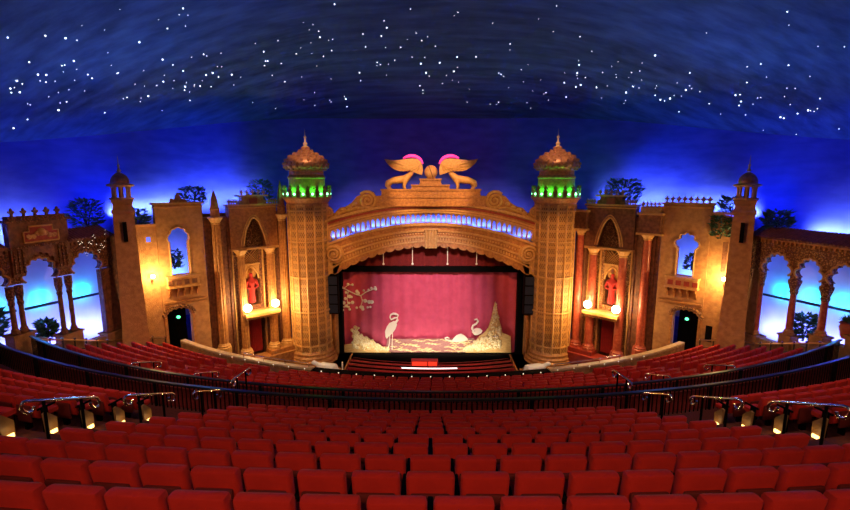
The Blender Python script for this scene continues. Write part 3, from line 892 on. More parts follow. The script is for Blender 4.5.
def tower(left):
    s = side()
    c = V(9.03, 33.0)
    t = thing('proscenium_tower', 'round fretwork tower with a studded onion dome and green-lit gallery, %s of the stage' % s, 'tower', (c.x, c.y, -13.6))
    m = MB(); m.lathe([(1.42, -12.4), (1.42, -1.45)], (c.x, c.y, 0), 32); m.build('shaft', fretm, t, smooth=40)
    for k in range(14):
        a = 2 * math.pi * k / 14 + .1
        m = MB(); p = V(c.x + 1.43 * math.cos(a), c.y + 1.43 * math.sin(a))
        m.tube([(p.x, p.y, -12.4), (p.x, p.y, -1.45)], .085, 6); m.build('rib', goldp, t)
    for z in (-11.9, -9.3, -6.7, -4.1, -1.9):
        m = MB(); m.lathe([(1.40, -.06), (1.49, -.06), (1.51, 0), (1.49, .06), (1.40, .06)], (c.x, c.y, z), 32)
        m.build('ring_band', goldp, t, smooth=40)
    m = MB(); m.lathe([(1.85, -.9), (1.85, 0), (1.72, .08), (1.75, .25), (1.62, .35), (1.66, .5), (1.55, .62), (1.58, .8), (1.44, .98)], (c.x, c.y, -13.3), 32)
    m.build('base', gold, t, smooth=30)
    m = MB(); m.lathe([(1.40, -1.6), (1.5, -1.45), (1.48, -1.38), (1.62, -1.15), (1.75, -1.02), (1.75, -.92), (1.3, -.9)], (c.x, c.y, 0), 32); m.build('corbel', gold, t, smooth=30)
    for k in range(16):
        a = 2 * math.pi * k / 16 + .1
        m = MB(); d = V(math.cos(a), math.sin(a)); fr = Frame((c.x + d.x * 1.66 - d.y * -.16, c.y + d.y * 1.66 + d.x * -.16), (c.x + d.x * 1.66 + d.y * -.16, c.y + d.y * 1.66 - d.x * -.16))
        m.prism(fr, [(.06, -.92), (.0, -.55), (.10, -.42), (.05, -.3), (.16, -.12), (.27, -.3), (.22, -.42), (.32, -.55), (.26, -.92)], -.06, .06); m.build('gallery_tooth', brown, t)
        if k % 2 == 0 or True:
            a2 = a + math.pi / 16
            m = MB(); m.ball((c.x + 1.64 * math.cos(a2), c.y + 1.64 * math.sin(a2), -.72), .085, 8, 6); m.build('green_lamp', greenm, t)
    m = MB(); m.lathe([(1.28, -.92), (1.28, .35), (1.36, .42), (1.30, .55), (1.22, .6), (1.22, .9), (1.3, 1.0)], (c.x, c.y, 0), 28); m.build('drum', gold, t, smooth=30)
    m = MB()
    prof = [(1.26, .98), (1.48, 1.08), (1.58, 1.28), (1.55, 1.5), (1.35, 1.78), (1.02, 2.02), (.62, 2.22), (.30, 2.42), (.14, 2.6)]
    m.lathe(prof, (c.x, c.y, 0), 28)
    for j, (r, z) in enumerate(prof[:-1]):
        r2, z2 = prof[j + 1]; N = max(8, int(r * 14))
        for k in range(N):
            a = 2 * math.pi * (k + .5 * (j % 2)) / N
            q = (r + r2) / 2
            m.ball((c.x + q * math.cos(a), c.y + q * math.sin(a), (z + z2) / 2), .115, 6, 4)
    m.build('dome', copper, t, smooth=40)
    m = MB(); m.lathe([(.15, 0), (.22, .06), (.10, .14), (.16, .24), (.17, .3), (.07, .4), (.05, .62), (.10, .7), (.10, .76), (.03, .84), (.02, 1.05), (.005, 1.3)], (c.x, c.y, 2.56), 12)
    m.build('finial', creamstone, t, smooth=50)
    return t

for sx in (-1, 1):
    SX = sx; left = sx < 0
    tower(left); shrine(left); plain_wall(left); minaret(left); arcade(left)
    s = side()
    # battens behind the arcade openings, each with a cool lamp on the wall behind
    for k, u in enumerate((1.0, 2.72, 4.3) if not left else (1.3, 3.65, 5.9)):
        zz = -6.35 + .1 * k
        bt = thing('light_batten', 'dark lighting bar crossing the %s arcade opening on the %s' % (('nearest the minaret', 'in the middle', 'nearest the seats')[k], s), 'light batten', AR(u - .85, zz, -1.2))
        mm = MB(); mm.tube([AR(u - 1.75, zz - .03, -1.2), AR(u + .05, zz + .03, -1.2)], .075, 8); mm.build('bar', battenm, bt)
        off = AR(0, 0, -1) - AR(0, 0, 0)
        strip('batten_cyan_light', AR(u - 2.0, zz + .02, -2.3), AR(u - 1.4, zz + .02, -2.3), (off.x, off.y, 0), 26, (0.0, 0.8, 1.0), 0.06)
SX = 1

# plants on and behind the walls
SX = -1
shrub('shrub', 'dark shrub growing behind the left minaret above the arcade roof', AR(.2, -2.6, -.9), 1.7, .75, 1)
shrub('shrub', 'dark bush on the low wall right of the left minaret', WB(3.6, -2.6, -.6), 1.1, .6, 2)
shrub('shrub', 'leafy bush on the left wall top beside the first spire', WB(.2, -1.4, -.9), 1.2, .8, 3)
shrub('shrub', 'tall dark shrub behind the crest of the left facade', FL(1.7, -1.4, -1.3), 1.6, .8, 4)
shrub('hanging_plant', 'dark plant hanging inside the left arched window', WB(1.75, -5.4, -.55), 1.2, .4, 5, dens=300)
shrub('shrub', 'leafy plant in the crested arcade opening on the left', AR(3.05, -8.0, -.9), 1.0, .3, 6)
shrub('shrub', 'leafy plant at the left edge of the arcade', AR(5.4, -7.2, -.9), 1.4, .4, 7)
SX = 1
shrub('shrub', 'big leafy bush lit blue above the right facade', FL(3.2, -1.4, -1.2), 1.7, 1.2, 11, dens=800)
shrub('shrub', 'dark bush between right plain wall and right minaret', WB(3.6, -1.9, -.6), 1.1, .6, 12)
shrub('shrub', 'small bush on the tiled roof end beside the right minaret', AR(.3, -2.5, -.5), 1.0, .65, 13)
shrub('hanging_plant', 'dark plant inside the right lobed window', WB(1.8, -5.4, -.5), 1.0, .35, 14, dens=260)
shrub('climbing_vine', 'vine hanging down the low right wall under its cornice', WB(3.3, -3.2, .15), 1.3, .5, 15, dens=320)
shrub('shrub', 'leafy plant in the middle opening of the right arcade', AR(2.2, -8.2, -.8), 1.4, .4, 16, dens=450)
t = thing('flower_pot', 'red terracotta urn with plant in the right-hand arcade opening', 'plant pot', AR(4.5, -7.25, -.35))
c = AR(4.5, -7.25, -.35)
m = MB(); m.lathe([(.2, 0), (.24, .05), (.3, .3), (.36, .55), (.3, .68), (.38, .74), (.34, .78), (.28, .7)], (c.x, c.y, c.z), 18); m.build('urn', terracotta, t, smooth=40)
m = MB(); rnd = random.Random(3)
for k in range(60):
    a = rnd.random() * 6.28; e = rnd.uniform(.3, 1.3); d = V(math.cos(a) * math.cos(e), math.sin(a) * math.cos(e), math.sin(e)); p = c + V(0, 0, .72) + d * .08; L = .5 * rnd.uniform(.5, 1)
    sd = d.cross(V(0, 0, 1)).normalized() * .05
    m.add([p, p + d * L * .5 + sd, p + d * L + V(0, 0, -.05), p + d * L * .5 - sd], [(0, 1, 2, 3)])
m.build('foliage', leaf, t)
# string of fairy lights on the left roof
SX = -1
t = thing('fairy_lights', 'string of tiny white lights draped over the left tiled roof', 'fairy lights', AR(1.0, -3.0, .4))
pts = []
for k in range(30):
    u = .35 + 1.6 * k / 29
    pts.append(AR(u, -2.75 - .75 * abs(math.sin(k / 29 * math.pi * 2)) ** 1.3 + .25 * math.cos(k), .47))
m = MB(); m.tube(pts, .012, 4); m.build('wire', black, t)
for p in pts:
    m = MB(); m.ball(p + V(0, 0, -.03), .022, 6, 4); m.build('bulb', bulbw, t)
SX = 1

# ================================================================== PROSCENIUM
PF = Flat(33.0)
HW = 7.75
def archz(px_c, px_e, x, hw=7.6):
    """parabola through the crown (at the axis) and the springing, both as photo rows at y = 33"""
    zc = at(431, px_c, 33.0)[1]; ze = at(431 - 103, px_e, 33.0)[1]
    return zc + (ze - zc) * (x / hw) ** 2
def arcline(c, e, x0=-HW, x1=HW, n=48): return [(x0 + (x1 - x0) * i / n, archz(c, e, x0 + (x1 - x0) * i / n)) for i in range(n + 1)]
t = thing('proscenium_arch', 'golden segmental arch with a band of small blue-lit niches above the stage', 'arch', (0, 33.0, -5.6))
# body below niches with scalloped edge
lo = []
N = 22
sc = arcline(245, 276, -7.3, 7.3, N * 6)
poly_lo = []
for i, (x, z) in enumerate(sc):
    poly_lo.append((x, z - .16 * abs(math.sin(math.pi * i / 6)) ** .6))
hi = [(x, archz(223, 243, x)) for x, z in sc]
m = MB(); m.band(PF, poly_lo, hi, -.9, .1); m.build('arch_body', gold, t)
m = MB()
for c_, e_, dz, n1 in ((224, 244, .09, .32), (230.5, 252, .07, .22), (236, 261, .07, .26), (241, 269, .06, .2)):
    L = arcline(c_, e_); m.band(PF, [(x, z - dz) for x, z in L], [(x, z + dz) for x, z in L], -.2, n1)
m.build('moulding', goldp, t)
m = MB(); m2 = MB()
for i in range(70):
    x = -7.0 + 14 * i / 69
    z = archz(233.3, 256.5, x); m.ball((x, 32.86, z), (.07, .06, .07), 6, 4)
    z = archz(238.6, 265, x); m2.prism(PF, [(x - .07, z - .1), (x + .07, z - .1), (x + .04, z + .1), (x - .04, z + .1)], .1, .18)
m.build('bead_moulding', goldp, t); m2.build('dentil_moulding', goldp, t)
# niche band : colonnettes over a recess
L0 = arcline(222, 241.5); L1 = arcline(212.5, 231)
m = MB(); m.band(PF, [(x, z - .1) for x, z in L0], [(x, z + .1) for x, z in L1], -.75, -.6); m.build('niche_back', nicheblue, t)
NN = 40
xs = [-7.45 + 14.9 * i / NN for i in range(NN + 1)]
for x in xs:
    zb = archz(222, 241.5, x); zt = archz(212.5, 231, x)
    m = MB(); m.prism(PF, [(x - .04, zb), (x + .04, zb), (x + .04, zt - .3), (x + .1, zt), (x - .1, zt), (x - .04, zt - .3)], -.55, .08); m.build('niche_pier', goldp, t)
m = MB()
for a, b in zip(xs, xs[1:]):
    n_ = 8; lo = []; hi = []
    for q in range(n_ + 1):
        x = a + (b - a) * q / n_; zt = archz(212.5, 231, x)
        lo.append((x, zt - .34 * abs(2 * q / n_ - 1) ** 1.5 - .03)); hi.append((x, zt + .05))
    m.band(PF, lo, hi, -.5, .06)
m.build('niche_head', goldp, t)
# above niches
L = [(x, archz(212.5, 231, x)) for x, _ in arcline(212, 230)]; H = [(x, archz(203, 220, x)) for x, _ in L]
m = MB(); m.band(PF, L, H, -.9, .12); m.build('frieze', gold, t)
m = MB()
a_ = [(x, archz(206.6, 223.5, x)) for x, _ in L]; m.band(PF, [(x, z - .07) for x, z in a_], [(x, z + .07) for x, z in a_], .1, .2); m.build('red_line', redplaster, t)
m = MB()
for c_, e_, dz, n1 in ((203.3, 220.3, .09, .42), (209.5, 227.3, .06, .22), (211.8, 230, .05, .28)):
    a_ = [(x, archz(c_, e_, x)) for x, _ in L]; m.band(PF, [(x, z - dz) for x, z in a_], [(x, z + dz) for x, z in a_], -.3, n1)
m.build('crown_moulding', goldp, t)
# blue niche battens along the arc
for i in range(10):
    xa = -7.4 + 14.8 * i / 10; xb = xa + 1.44
    strip('niche_blue_light', (xa, 33.42, archz(222, 241.5, xa) + .03), (xb, 33.42, archz(222, 241.5, xb) + .03), (0, .6, 1), 40, (0.16, 0.28, 1.0), .12)
# keystone
m = MB()
x0, z0 = at(426, 249, 32.7); x1, z1 = at(436.5, 230, 32.7)
for k in range(4): 
    xa = -.42 + k * .22; m.tube([(xa + .09, 32.62, z0 + .1), (xa + .09, 32.5, z0 + .6), (xa + .09, 32.62, z1)], .12, 8)
m.box(PF, -.5, .5, z1, z1 + .12, .0, .55)
m.build('keystone', goldp, t, smooth=40)
# end volutes
for sg in (-1, 1):
    m = MB(); cx = sg * 7.15; cz = at(431 - 99, 254, 32.8)[1]
    m.tube([(cx + .62 * (1 - k / 34) * math.cos(.5 + k * .5) * sg, 32.72 - .004 * k, cz + .62 * (1 - k / 34) * math.sin(.5 + k * .5)) for k in range(33)], [.13 * (1 - k / 60) for k in range(33)], 8)
    m.prism(PF, [(cx + .72 * math.cos(a * .3), cz + .72 * math.sin(a * .3)) for a in range(21)], -.5, .2)
    m.ball((cx, 32.7, cz), .16)
    m.prism(PF, [(cx - .5 * sg, cz - .5), (cx + .5 * sg, cz - .5), (cx + .4 * sg, cz - 1.5), (cx - .1 * sg, cz - 1.5)], -.5, .1)
    m.build('volute', goldp, t, smooth=40)
# stepped pedestal on the arch
t = thing('stepped_pedestal', 'stepped golden pedestal on the crown of the arch under the winged statues', 'pedestal', (0, 33, at(431, 203, 33)[1]))
prev = None
for pxa, pxb, ya, yb, n1, nm in ((377, 485, 206, 196, .5, 'lower_step'), (382, 480, 196, 189, .35, 'middle_step'), (412, 449, 189, 184.5, .25, 'upper_step'), (420, 441, 184.5, 178.5, .15, 'globe_block')):
    (xa, za), (xb, zb) = at(pxa, ya, 33), at(pxb, yb, 33)
    mm = MB(); mm.box(PF, xa, xb, za, zb, -.8, n1); mm.box(PF, xa - .06, xb + .06, zb - .12, zb, -.85, n1 + .08); mm.box(PF, xa - .04, xb + .04, za, za + .1, -.82, n1 + .05)
    mm.build(nm, gold, t)
(gx, gz) = at(431, 172, 33)
t = thing('globe_ornament', 'round golden globe between the two winged beasts', 'globe', (gx, 33.0, gz - .5))
m = MB(); m.ball((gx, 33.0, gz), .48, 20, 14); m.build('globe', goldp, t, smooth=60)
m = MB(); m.lathe([(.3, 0), (.34, .05), (.2, .12)], (gx, 33.0, at(431, 178.5, 33)[1]), 14); m.build('foot', gold, t)
m = MB(); m.tube([(gx + .5 * math.cos(a * .2) * .35, 33.0 - .5 * abs(math.sin(0)) - .5 * math.cos(a * .2 - 1.5) * .0 - math.sqrt(max(0, .25 - (.5 * math.sin(a * .2 - 1.57)) ** 2 - (.5 * math.cos(a * .2) * .35) ** 2)), gz + .5 * math.sin(a * .2 - 1.57)) for a in range(2, 14)], .035, 5); m.build('band', brown, t)

def beast(sg):
    s = 'left' if sg < 0 else 'right'
    zg = at(431, 189, 33)[1] 
    P = lambda cx, cy: at(375 + cx / 6.37, 145 + cy / 6.37, 32.9)      # traced on the left beast, mirrored about the axis
    def W(cx, cy, dy=0.0):
        x, z = P(cx, cy); return (sg * -x if sg > 0 else x, 32.9 + dy, z)
    base = W(140, 275)
    t = thing('winged_beast_statue', 'golden winged beast striding inward on the %s half of the pedestal' % s, 'statue', (base[0], 32.9, zg))
    nd = [(W(150, 226), .20), (W(185, 222), .23), (W(205, 205), .19), (W(222, 190), .14), (W(236, 176), .15), (W(247, 180), .085), (W(115, 226), .18), (W(90, 228), .17)]
    ed = [(0, 1), (1, 2), (2, 3), (3, 4), (4, 5), (0, 6), (6, 7)]
    def leg(frm, pts):
        prev = frm
        for p, r in pts:
            nd.append((p, r)); ed.append((prev, len(nd) - 1)); prev = len(nd) - 1
    for dy in (-.14, .16):
        f = 1 if dy < 0 else .7
        leg(1, [(W(190 - 14 * (1 - f), 244, dy), .10), (W(188 - 20 * (1 - f), 262, dy), .07), (W(190 - 26 * (1 - f), 276, dy), .07), (W(199 - 26 * (1 - f), 280, dy), .06)])
        leg(7, [(W(88 + 14 * (1 - f) * 2, 246, dy), .12), (W(80 + 30 * (1 - f), 262, dy), .07), (W(84 + 30 * (1 - f), 276, dy), .065), (W(95 + 30 * (1 - f), 280, dy), .06)])
    k = len(nd); nd += [(W(74, 232), .05), (W(68, 250), .045), (W(72, 268), .04)]; ed += [(7, k), (k, k + 1), (k + 1, k + 2)]
    nd = [(p, r * 1.5) for p, r in nd]
    vs, fs = skin(nd, ed, 1)
    m = MB(); m.add(vs, fs)
    for dy in (-.08, .08):
        a = V(*W(234, 164, dy)); m.lathe([(.05, -.05), (.04, .05), (.005, .14)], a, 6)
    m.build('body', goldp, t, smooth=60)
    for dy, nm in ((-.22, 'wing'), (.25, 'wing')):
        top = [(62, 90), (90, 94), (120, 97), (160, 95), (200, 90), (240, 86), (272, 92), (292, 108), (303, 135), (306, 165), (300, 192)]
        bot = [(272, 182), (248, 174), (225, 165), (200, 166), (178, 168), (152, 166), (128, 157), (106, 143), (88, 128), (74, 112)]
        fr = lambda u, z, n_: V(u, 32.9 + dy - n_, z)
        poly = [(W(*q)[0], W(*q)[2]) for q in top + bot]
        m = MB(); m.prism(fr, poly, -.06, .06)
        # feather ribs
        for i in range(10):
            a0 = (290 - i * 4, 120 + i * 4); b = [(270, 184), (250, 176), (228, 168), (204, 168), (180, 168), (156, 166), (132, 158), (110, 145), (92, 130), (66, 94)][i]
            p, q = W(*a0), W(*b); sd = -.07 if dy < 0 else .07
            m.tube([(p[0], 32.9 + dy + sd, p[2]), ((p[0] + q[0]) / 2, 32.9 + dy + sd, (p[2] + q[2]) / 2 + .05), (q[0], 32.9 + dy + sd, q[2])], [.05, .07, .03], 5)
        m.build(nm, goldp, t)
    pts = [W(*q) for q in ((178, 82), (200, 72), (225, 66), (250, 68), (275, 78), (293, 94), (304, 118))]
    m = MB(); m.tube([(p[0], 33.25, p[2]) for p in pts], [.05, .09, .11, .11, .10, .08, .05], 8)
    tag(m.build('neon_tube', neonpink, t, smooth=60), 'pink glowing tube behind the wing')
beast(-1); beast(1)

# scroll ornaments on the arch's shoulders
for sg in (-1, 1):
    s = 'left' if sg < 0 else 'right'
    P = lambda cx, cy: at(310 + cx / 3.542, 140 + cy / 3.542, 33.0)
    def W(cx, cy): x, z = P(cx, cy); return (x if sg < 0 else -x, z)
    b = W(150, 255)
    t = thing('scroll_ornament', 'scrolled golden ornament on the %s shoulder of the arch' % s, 'ornament', (b[0], 33.0, b[1] - .3))
    m = MB(); m.prism(PF, [W(*q) for q in ((50, 290), (48, 240), (62, 232), (72, 250), (85, 262), (105, 240), (125, 236), (148, 222), (165, 200), (190, 190), (215, 190), (232, 205), (238, 232), (235, 252), (150, 272), (100, 285))], -.35, .05)
    m.build('panel', gold, t)
    m = MB(); cx, cz = W(205, 214)
    m.tube([(cx + .68 * (1 - k / 34) * math.cos(2.4 - k * .5) * -sg, 32.86, cz + .68 * (1 - k / 34) * math.sin(2.4 - k * .5)) for k in range(31)], [.12 * (1 - k / 70) for k in range(31)], 8)
    cx2, cz2 = W(66, 256); m.tube([(cx2 + .4 * (1 - k / 26) * math.cos(k * .5) * sg, 32.88, cz2 + .4 * (1 - k / 26) * math.sin(k * .5)) for k in range(24)], .08, 6)
    pts = [W(*q) for q in ((190, 242), (165, 240), (140, 248), (115, 254), (95, 268), (75, 275))]; m.tube([(x, 32.88, z) for x, z in pts], [.1, .12, .12, .1, .09, .06], 6)
    m.build('scroll', goldp, t, smooth=50)
    m = MB()
    for q in ((120, 246), (140, 238), (160, 226), (100, 258)):
        x, z = W(*q); m.ball((x, 32.88, z), (.2, .12, .14), 8, 6)
    m.build('leaf_boss', goldp, t, smooth=50)

# stage opening: black frame, curtain, pelmet, rods
CY = 34.6
CF = Flat(CY)
def ccrop(cx, cy): return at(335 + cx / 4.595, 275 + cy / 4.595, CY)   # pixels of the curtain close-up
xl, zt = at(342, 271, CY); xr, zb = at(515, 353.5, CY)
oxl, ozt = at(333, 265.5, CY); oxr, ozb = at(524, 362.5, CY)
m = MB()
m.box(CF, oxl, xl, ozb, ozt, -.3, .35); m.box(CF, xr, oxr, ozb, ozt, -.3, .35); m.box(CF, xl, xr, zt, ozt, -.3, .35); m.box(CF, xl, xr, ozb, zb, -.3, .35)
tag(m.build('stage_frame', black), 'black frame round the rose house curtain', 'frame')
t = thing('house_curtain', 'rose red stage curtain with cream cranes, rocks and blossom appliqued', 'curtain', ((xl + xr) / 2, CY, zb))
m = MB(); vs = []; N = 240
for i in range(N + 1):
    x = xl - .1 + (xr - xl + .2) * i / N
    y = CY + .3 + .055 * math.sin(i * .42) + .04 * math.sin(i * .17 + 1)
    for z in (zb - .1, (zb + zt) / 2, zt + .1): vs.append(V(x, y, z))
m.add(vs, [(3 * i + q, 3 * i + 3 + q, 3 * i + 4 + q, 3 * i + 1 + q) for i in range(N) for q in range(2)])
m.build('cloth', curtm, t, smooth=80)
AF = Flat(CY + .12)
def applique(name, polys, mt, th=.05, n0=0.0, tubes=(), balls=()):
    m = MB()
    for p in polys: m.prism(AF, [ccrop(*q) for q in p], n0, n0 + th)
    for pts, r in tubes: m.tube([(ccrop(*q)[0], CY + .10 - n0, ccrop(*q)[1]) for q in pts], r, 6)
    for (cx, cy, r) in balls:
        x, z = ccrop(cx, cy); m.ball((x, CY + .10 - n0, z), (r, .05, r), 7, 5)
    return m.build(name, mt, t)
rnd = random.Random(5)
applique('water_band', [[(240, 296), (640, 293), (650, 358), (230, 358)]], mauve, .03, -.03)
tb = []
for k in range(46):
    y = 300 + rnd.random() * 54; x = 250 + rnd.random() * 340; L = rnd.uniform(20, 70)
    tb.append(([(x, y), (x + L * .3, y - 3), (x + L * .6, y + 2), (x + L, y - 1)], [.02, .055, .055, .02]))
applique('water_ripple', [], cream, tubes=tb)
applique('ground_bank', [[(42, 358), (42, 322), (70, 318), (110, 316), (160, 322), (210, 330), (240, 345), (255, 358)]], rockm, .05, .01)
bl = [(rnd.uniform(85, 235), 0, 0) for _ in range(70)]
bl = []
for k in range(120):
    x = 80 + 165 * rnd.random(); f = (x - 80) / 165; top = 280 + 55 * f ** 1.5 - 12 * math.sin(f * 6); y = top + rnd.random() * (345 - top) * .9
    bl.append((x, y, .10 + .09 * rnd.random()))
for k in range(26): bl.append((94 + rnd.gauss(0, 8), 238 + rnd.random() * 60, .09 + .07 * rnd.random()))
applique('bush', [], cream, n0=.06, balls=bl)
applique('crane', [[(232, 285), (230, 260), (238, 238), (250, 222), (268, 212), (280, 214), (285, 228), (278, 248), (264, 268), (248, 282), (238, 294)]], creamw, .06, .05,
         [([(278, 220), (287, 208), (284, 196), (270, 200), (258, 206), (252, 195), (256, 183), (268, 178), (280, 180)], [.12, .10, .08, .07, .07, .07, .07, .09, .11]),
          ([(280, 180), (290, 186), (288, 197)], [.10, .08, .02]), ([(252, 278), (250, 310), (244, 345)], .035), ([(264, 268), (263, 300), (262, 345)], .035)])
applique('swan', [[(628, 262), (640, 248), (652, 243), (668, 246), (678, 256), (672, 268), (655, 276), (640, 276)]], creamw, .06, .07,
         [([(640, 262), (630, 246), (634, 232), (650, 224), (658, 212), (652, 203), (640, 206)], [.13, .10, .08, .08, .08, .09, .06])])
applique('white_hump', [[(535, 306), (545, 290), (560, 276), (580, 270), (598, 280), (612, 296), (600, 302), (570, 308)]], creamw, .05, .06,
         [([(540, 304), (520, 300), (508, 296), (506, 290), (516, 287), (526, 292)], .06)])
applique('rock_spire', [[(600, 358), (612, 320), (640, 310), (665, 280), (690, 262), (706, 240), (718, 200), (728, 155), (737, 120), (746, 155), (753, 200), (764, 240), (770, 266), (790, 275), (808, 282), (810, 358)]], rockm, .05, .02)
bl = []
for k in range(150):
    x = 590 + 175 * rnd.random(); f = (x - 590) / 175; top = 340 - 110 * f; y = top + rnd.random() * (352 - top) * .85
    bl.append((x, y, .09 + .08 * rnd.random()))
for k in range(40):
    f = rnd.random(); bl.append((738 + rnd.uniform(-1, 1) * 22 * (f + .1), 135 + f * 110, .06 + .06 * rnd.random()))
applique('rock_foliage', [], cream, n0=.09, balls=bl)
tb = [([(10, 52), (40, 62), (70, 78), (100, 92), (118, 96), (140, 80), (170, 68), (190, 60)], .045), ([(118, 96), (125, 120), (118, 145)], .035), ([(60, 76), (55, 110), (58, 135), (40, 150)], .035), ([(10, 95), (30, 112), (35, 140), (30, 165)], .035), ([(125, 115), (150, 122), (172, 124)], .03), ([(40, 62), (62, 45), (80, 48)], .03), ([(58, 130), (80, 128)], .03)]
bl = [(x + rnd.uniform(-2, 2), y + rnd.uniform(-2, 2), .10 + .07 * rnd.random()) for x, y in ((18, 80), (14, 92), (30, 58), (58, 45), (78, 47), (52, 80), (66, 100), (75, 102), (98, 75), (104, 84), (130, 72), (152, 68), (168, 62), (184, 60), (188, 66), (98, 152), (122, 148), (128, 158), (118, 150), (155, 124), (168, 124), (45, 108), (38, 128), (62, 130), (80, 128), (30, 148), (34, 162), (66, 160), (62, 150), (20, 100), (138, 118), (150, 148), (163, 150), (50, 142))]
applique('blossom_branch', [], creamw, n0=.03, tubes=tb, balls=bl)
# pelmet above
m = MB(); vs = []; N = 160
zp0 = ozt - .05
for i in range(N + 1):
    x = -7.4 + 14.8 * i / N; y = CY - .05 + .06 * math.sin(i * .9)
    for z in (zp0, archz(238, 262, x)): vs.append(V(x, y, z))
m.add(vs, [(2 * i, 2 * i + 2, 2 * i + 3, 2 * i + 1) for i in range(N)])
tag(m.build('pelmet', maroon, smooth=80), 'dark red pelmet above the black frame under the arch', 'pelmet')
for px, nm in ((383.5, 'first from left'), (412.5, 'second from left'), (447.5, 'third from left'), (476.5, 'fourth from left')):
    x, z0 = at(px, 264, 33.9); _, z1 = at(px, 243, 33.9)
    tt = thing('hanging_rod', 'thin pale rod hanging before the red pelmet, ' + nm, 'rod', (x, 33.9, z0))
    m = MB(); m.tube([(x, 33.9, z0), (x, 33.9, z1)], .035, 6); m.build('rod', creamw, tt)
    m = MB(); m.ball((x, 33.9, z0), .09, 8, 6); m.build('weight', creamw, tt)
# jamb pilasters and loudspeakers
for sg in (-1, 1):
    SX = sg; s = side()
    m = MB(); J = Flat(33.6)
    m.box(J, 7.3, 8.2, -14.0, archz(262, 262, 0), -.8, 0); m.tube([(7.4, 33.5, -13), (7.4, 33.5, -6)], .1, 8); m.tube([(7.7, 33.5, -13), (7.7, 33.5, -6)], .1, 8)
    structure(m.build('trim_' + ('3' if sg < 0 else '4'), gold))
    t = thing('loudspeaker', 'tall black loudspeaker stack beside the %s edge of the stage frame' % s, 'loudspeaker', (7.25, 33.0, -9.0))
    m = MB(); m.box(Flat(33.0), 6.95, 7.75, -9.7, -6.7, -.3, .3); m.build('cabinet', black, t)
    for k in range(4):
        m = MB(); m.box(Flat(33.0), 7.0, 7.7, -9.6 + k * .72, -8.98 + k * .72, .3, .34); m.build('grille', battenm, t)
SX = 1

# ================================================================== STAGE FRONT
ST = -13.3
for sg in (-1, 1):
    SX = sg; s = side()
    m = MB(); m.box(Flat(31), 6.3, 11.6, -15, ST, -3.0, .6); m.box(Flat(31), 6.2, 11.6, ST - .12, ST, -3.0, .7)
    structure(m.build('trim_' + ('5' if sg < 0 else '6'), gold))
    # recumbent white beast
    c = V(7.6, 30.7, ST)
    t = thing('reclining_beast_statue', 'white reclining beast statue in front of the %s tower foot' % s, 'statue', (7.6, 30.7, ST))
    q = lambda x, y, z: (c.x - x, c.y + y, c.z + z)
    nd = [(q(0, 0, .28), .24), (q(-.32, 0, .30), .22), (q(-.56, -.05, .46), .15), (q(-.78, -.1, .66), .20), (q(-.98, -.12, .60), .12), (q(.4, 0, .36), .30), (q(.72, 0, .28), .24)]
    ed = [(0, 1), (1, 2), (2, 3), (3, 4), (0, 5), (5, 6)]
    for dy in (-.18, .18):
        k = len(nd); nd += [(q(-.5, dy, .12), .09), (q(-.85, dy, .07), .07), (q(-1.05, dy, .06), .07)]; ed += [(1, k), (k, k + 1), (k + 1, k + 2)]
        k = len(nd); nd += [(q(.5, dy * 1.5, .14), .13), (q(.25, dy * 1.6, .07), .07)]; ed += [(5, k), (k, k + 1)]
    k = len(nd); nd += [(q(.95, -.1, .08), .06), (q(.85, -.35, .06), .05)]; ed += [(6, k), (k, k + 1)]
    vs, fs = skin(nd, ed, 1); m = MB(); m.add(vs, fs); m.build('body', white, t, smooth=60)
    m = MB(); m.box(Flat(30.7), 6.45, 8.65, ST, ST + .05, -.4, .4); m.build('plinth', gold, t)
SX = 1
t = thing('music_stand', 'small white stand at the left end of the stage front', 'stand', (-6.3, 30.0, ST))
m = MB(); m.tube([(-6.3, 30.45, ST + .02), (-6.3, 30.45, ST + .75)], .05, 6); m.build('post', white, t)
m = MB(); m.box(Flat(30.45), -6.75, -5.85, ST, ST + .07, -.15, .15); m.build('base', white, t)
m = MB(); m.prism(Flat(30.45), [(-6.75, ST + .07), (-6.75, ST + .4), (-6.45, ST + .12)], -.05, .05); m.build('desk', white, t)

# curved red stage steps / pit rails and the pit light
def pitrail(name, Y, px_rows, hw, label, th=.32, mt=drapem):
    z = at(431, px_rows, Y)[1]
    R = 50 - Y; a = math.degrees(hw / R)
    m = MB(); m.arc(R - .16, R + .16, z - 1.3, z, -a, a, 30); m.arc(R - .22, R + .22, z - .12, z, -a, a, 30)
    return tag(m.build(name, mt), label, 'pit rail')
pitrail('orchestra_rail', 31.6, 364.0, 6.1, 'red curved rail nearest the stage curtain')
pitrail('orchestra_rail', 30.2, 367.2, 6.0, 'red curved rail behind the white pit light')
pitrail('orchestra_rail', 28.9, 371, 5.8, 'red curved rail in front of the white pit light')
z = at(425, 368.3, 29.4)[1]
m = MB(); m.arc(20.53, 20.62, z - .05, z + .0, -5.6, 5.1, 20)
tag(m.build('pit_light_strip', pitglow), 'long thin white light strip on the pit rail before the stage', 'light strip')
xa, za = at(411, 368, 30.6); xb, zb_ = at(438, 363, 30.6)
t = thing('organ_console', 'small red glowing console at the centre of the stage front', 'console', ((xa + xb) / 2, 30.9, za - 1))
m = MB(); m.box(Flat(30.9), xa, xb, za - 1.2, zb_ + .05, -.4, .1); m.build('case', redplaster, t)
m = MB(); m.box(Flat(30.9), xa + .08, xa + 1.15, za, zb_, .1, .16); m.box(Flat(30.9), xa + 1.25, xb - .08, za, zb_, .1, .16); m.build('lit_front', redglow, t)

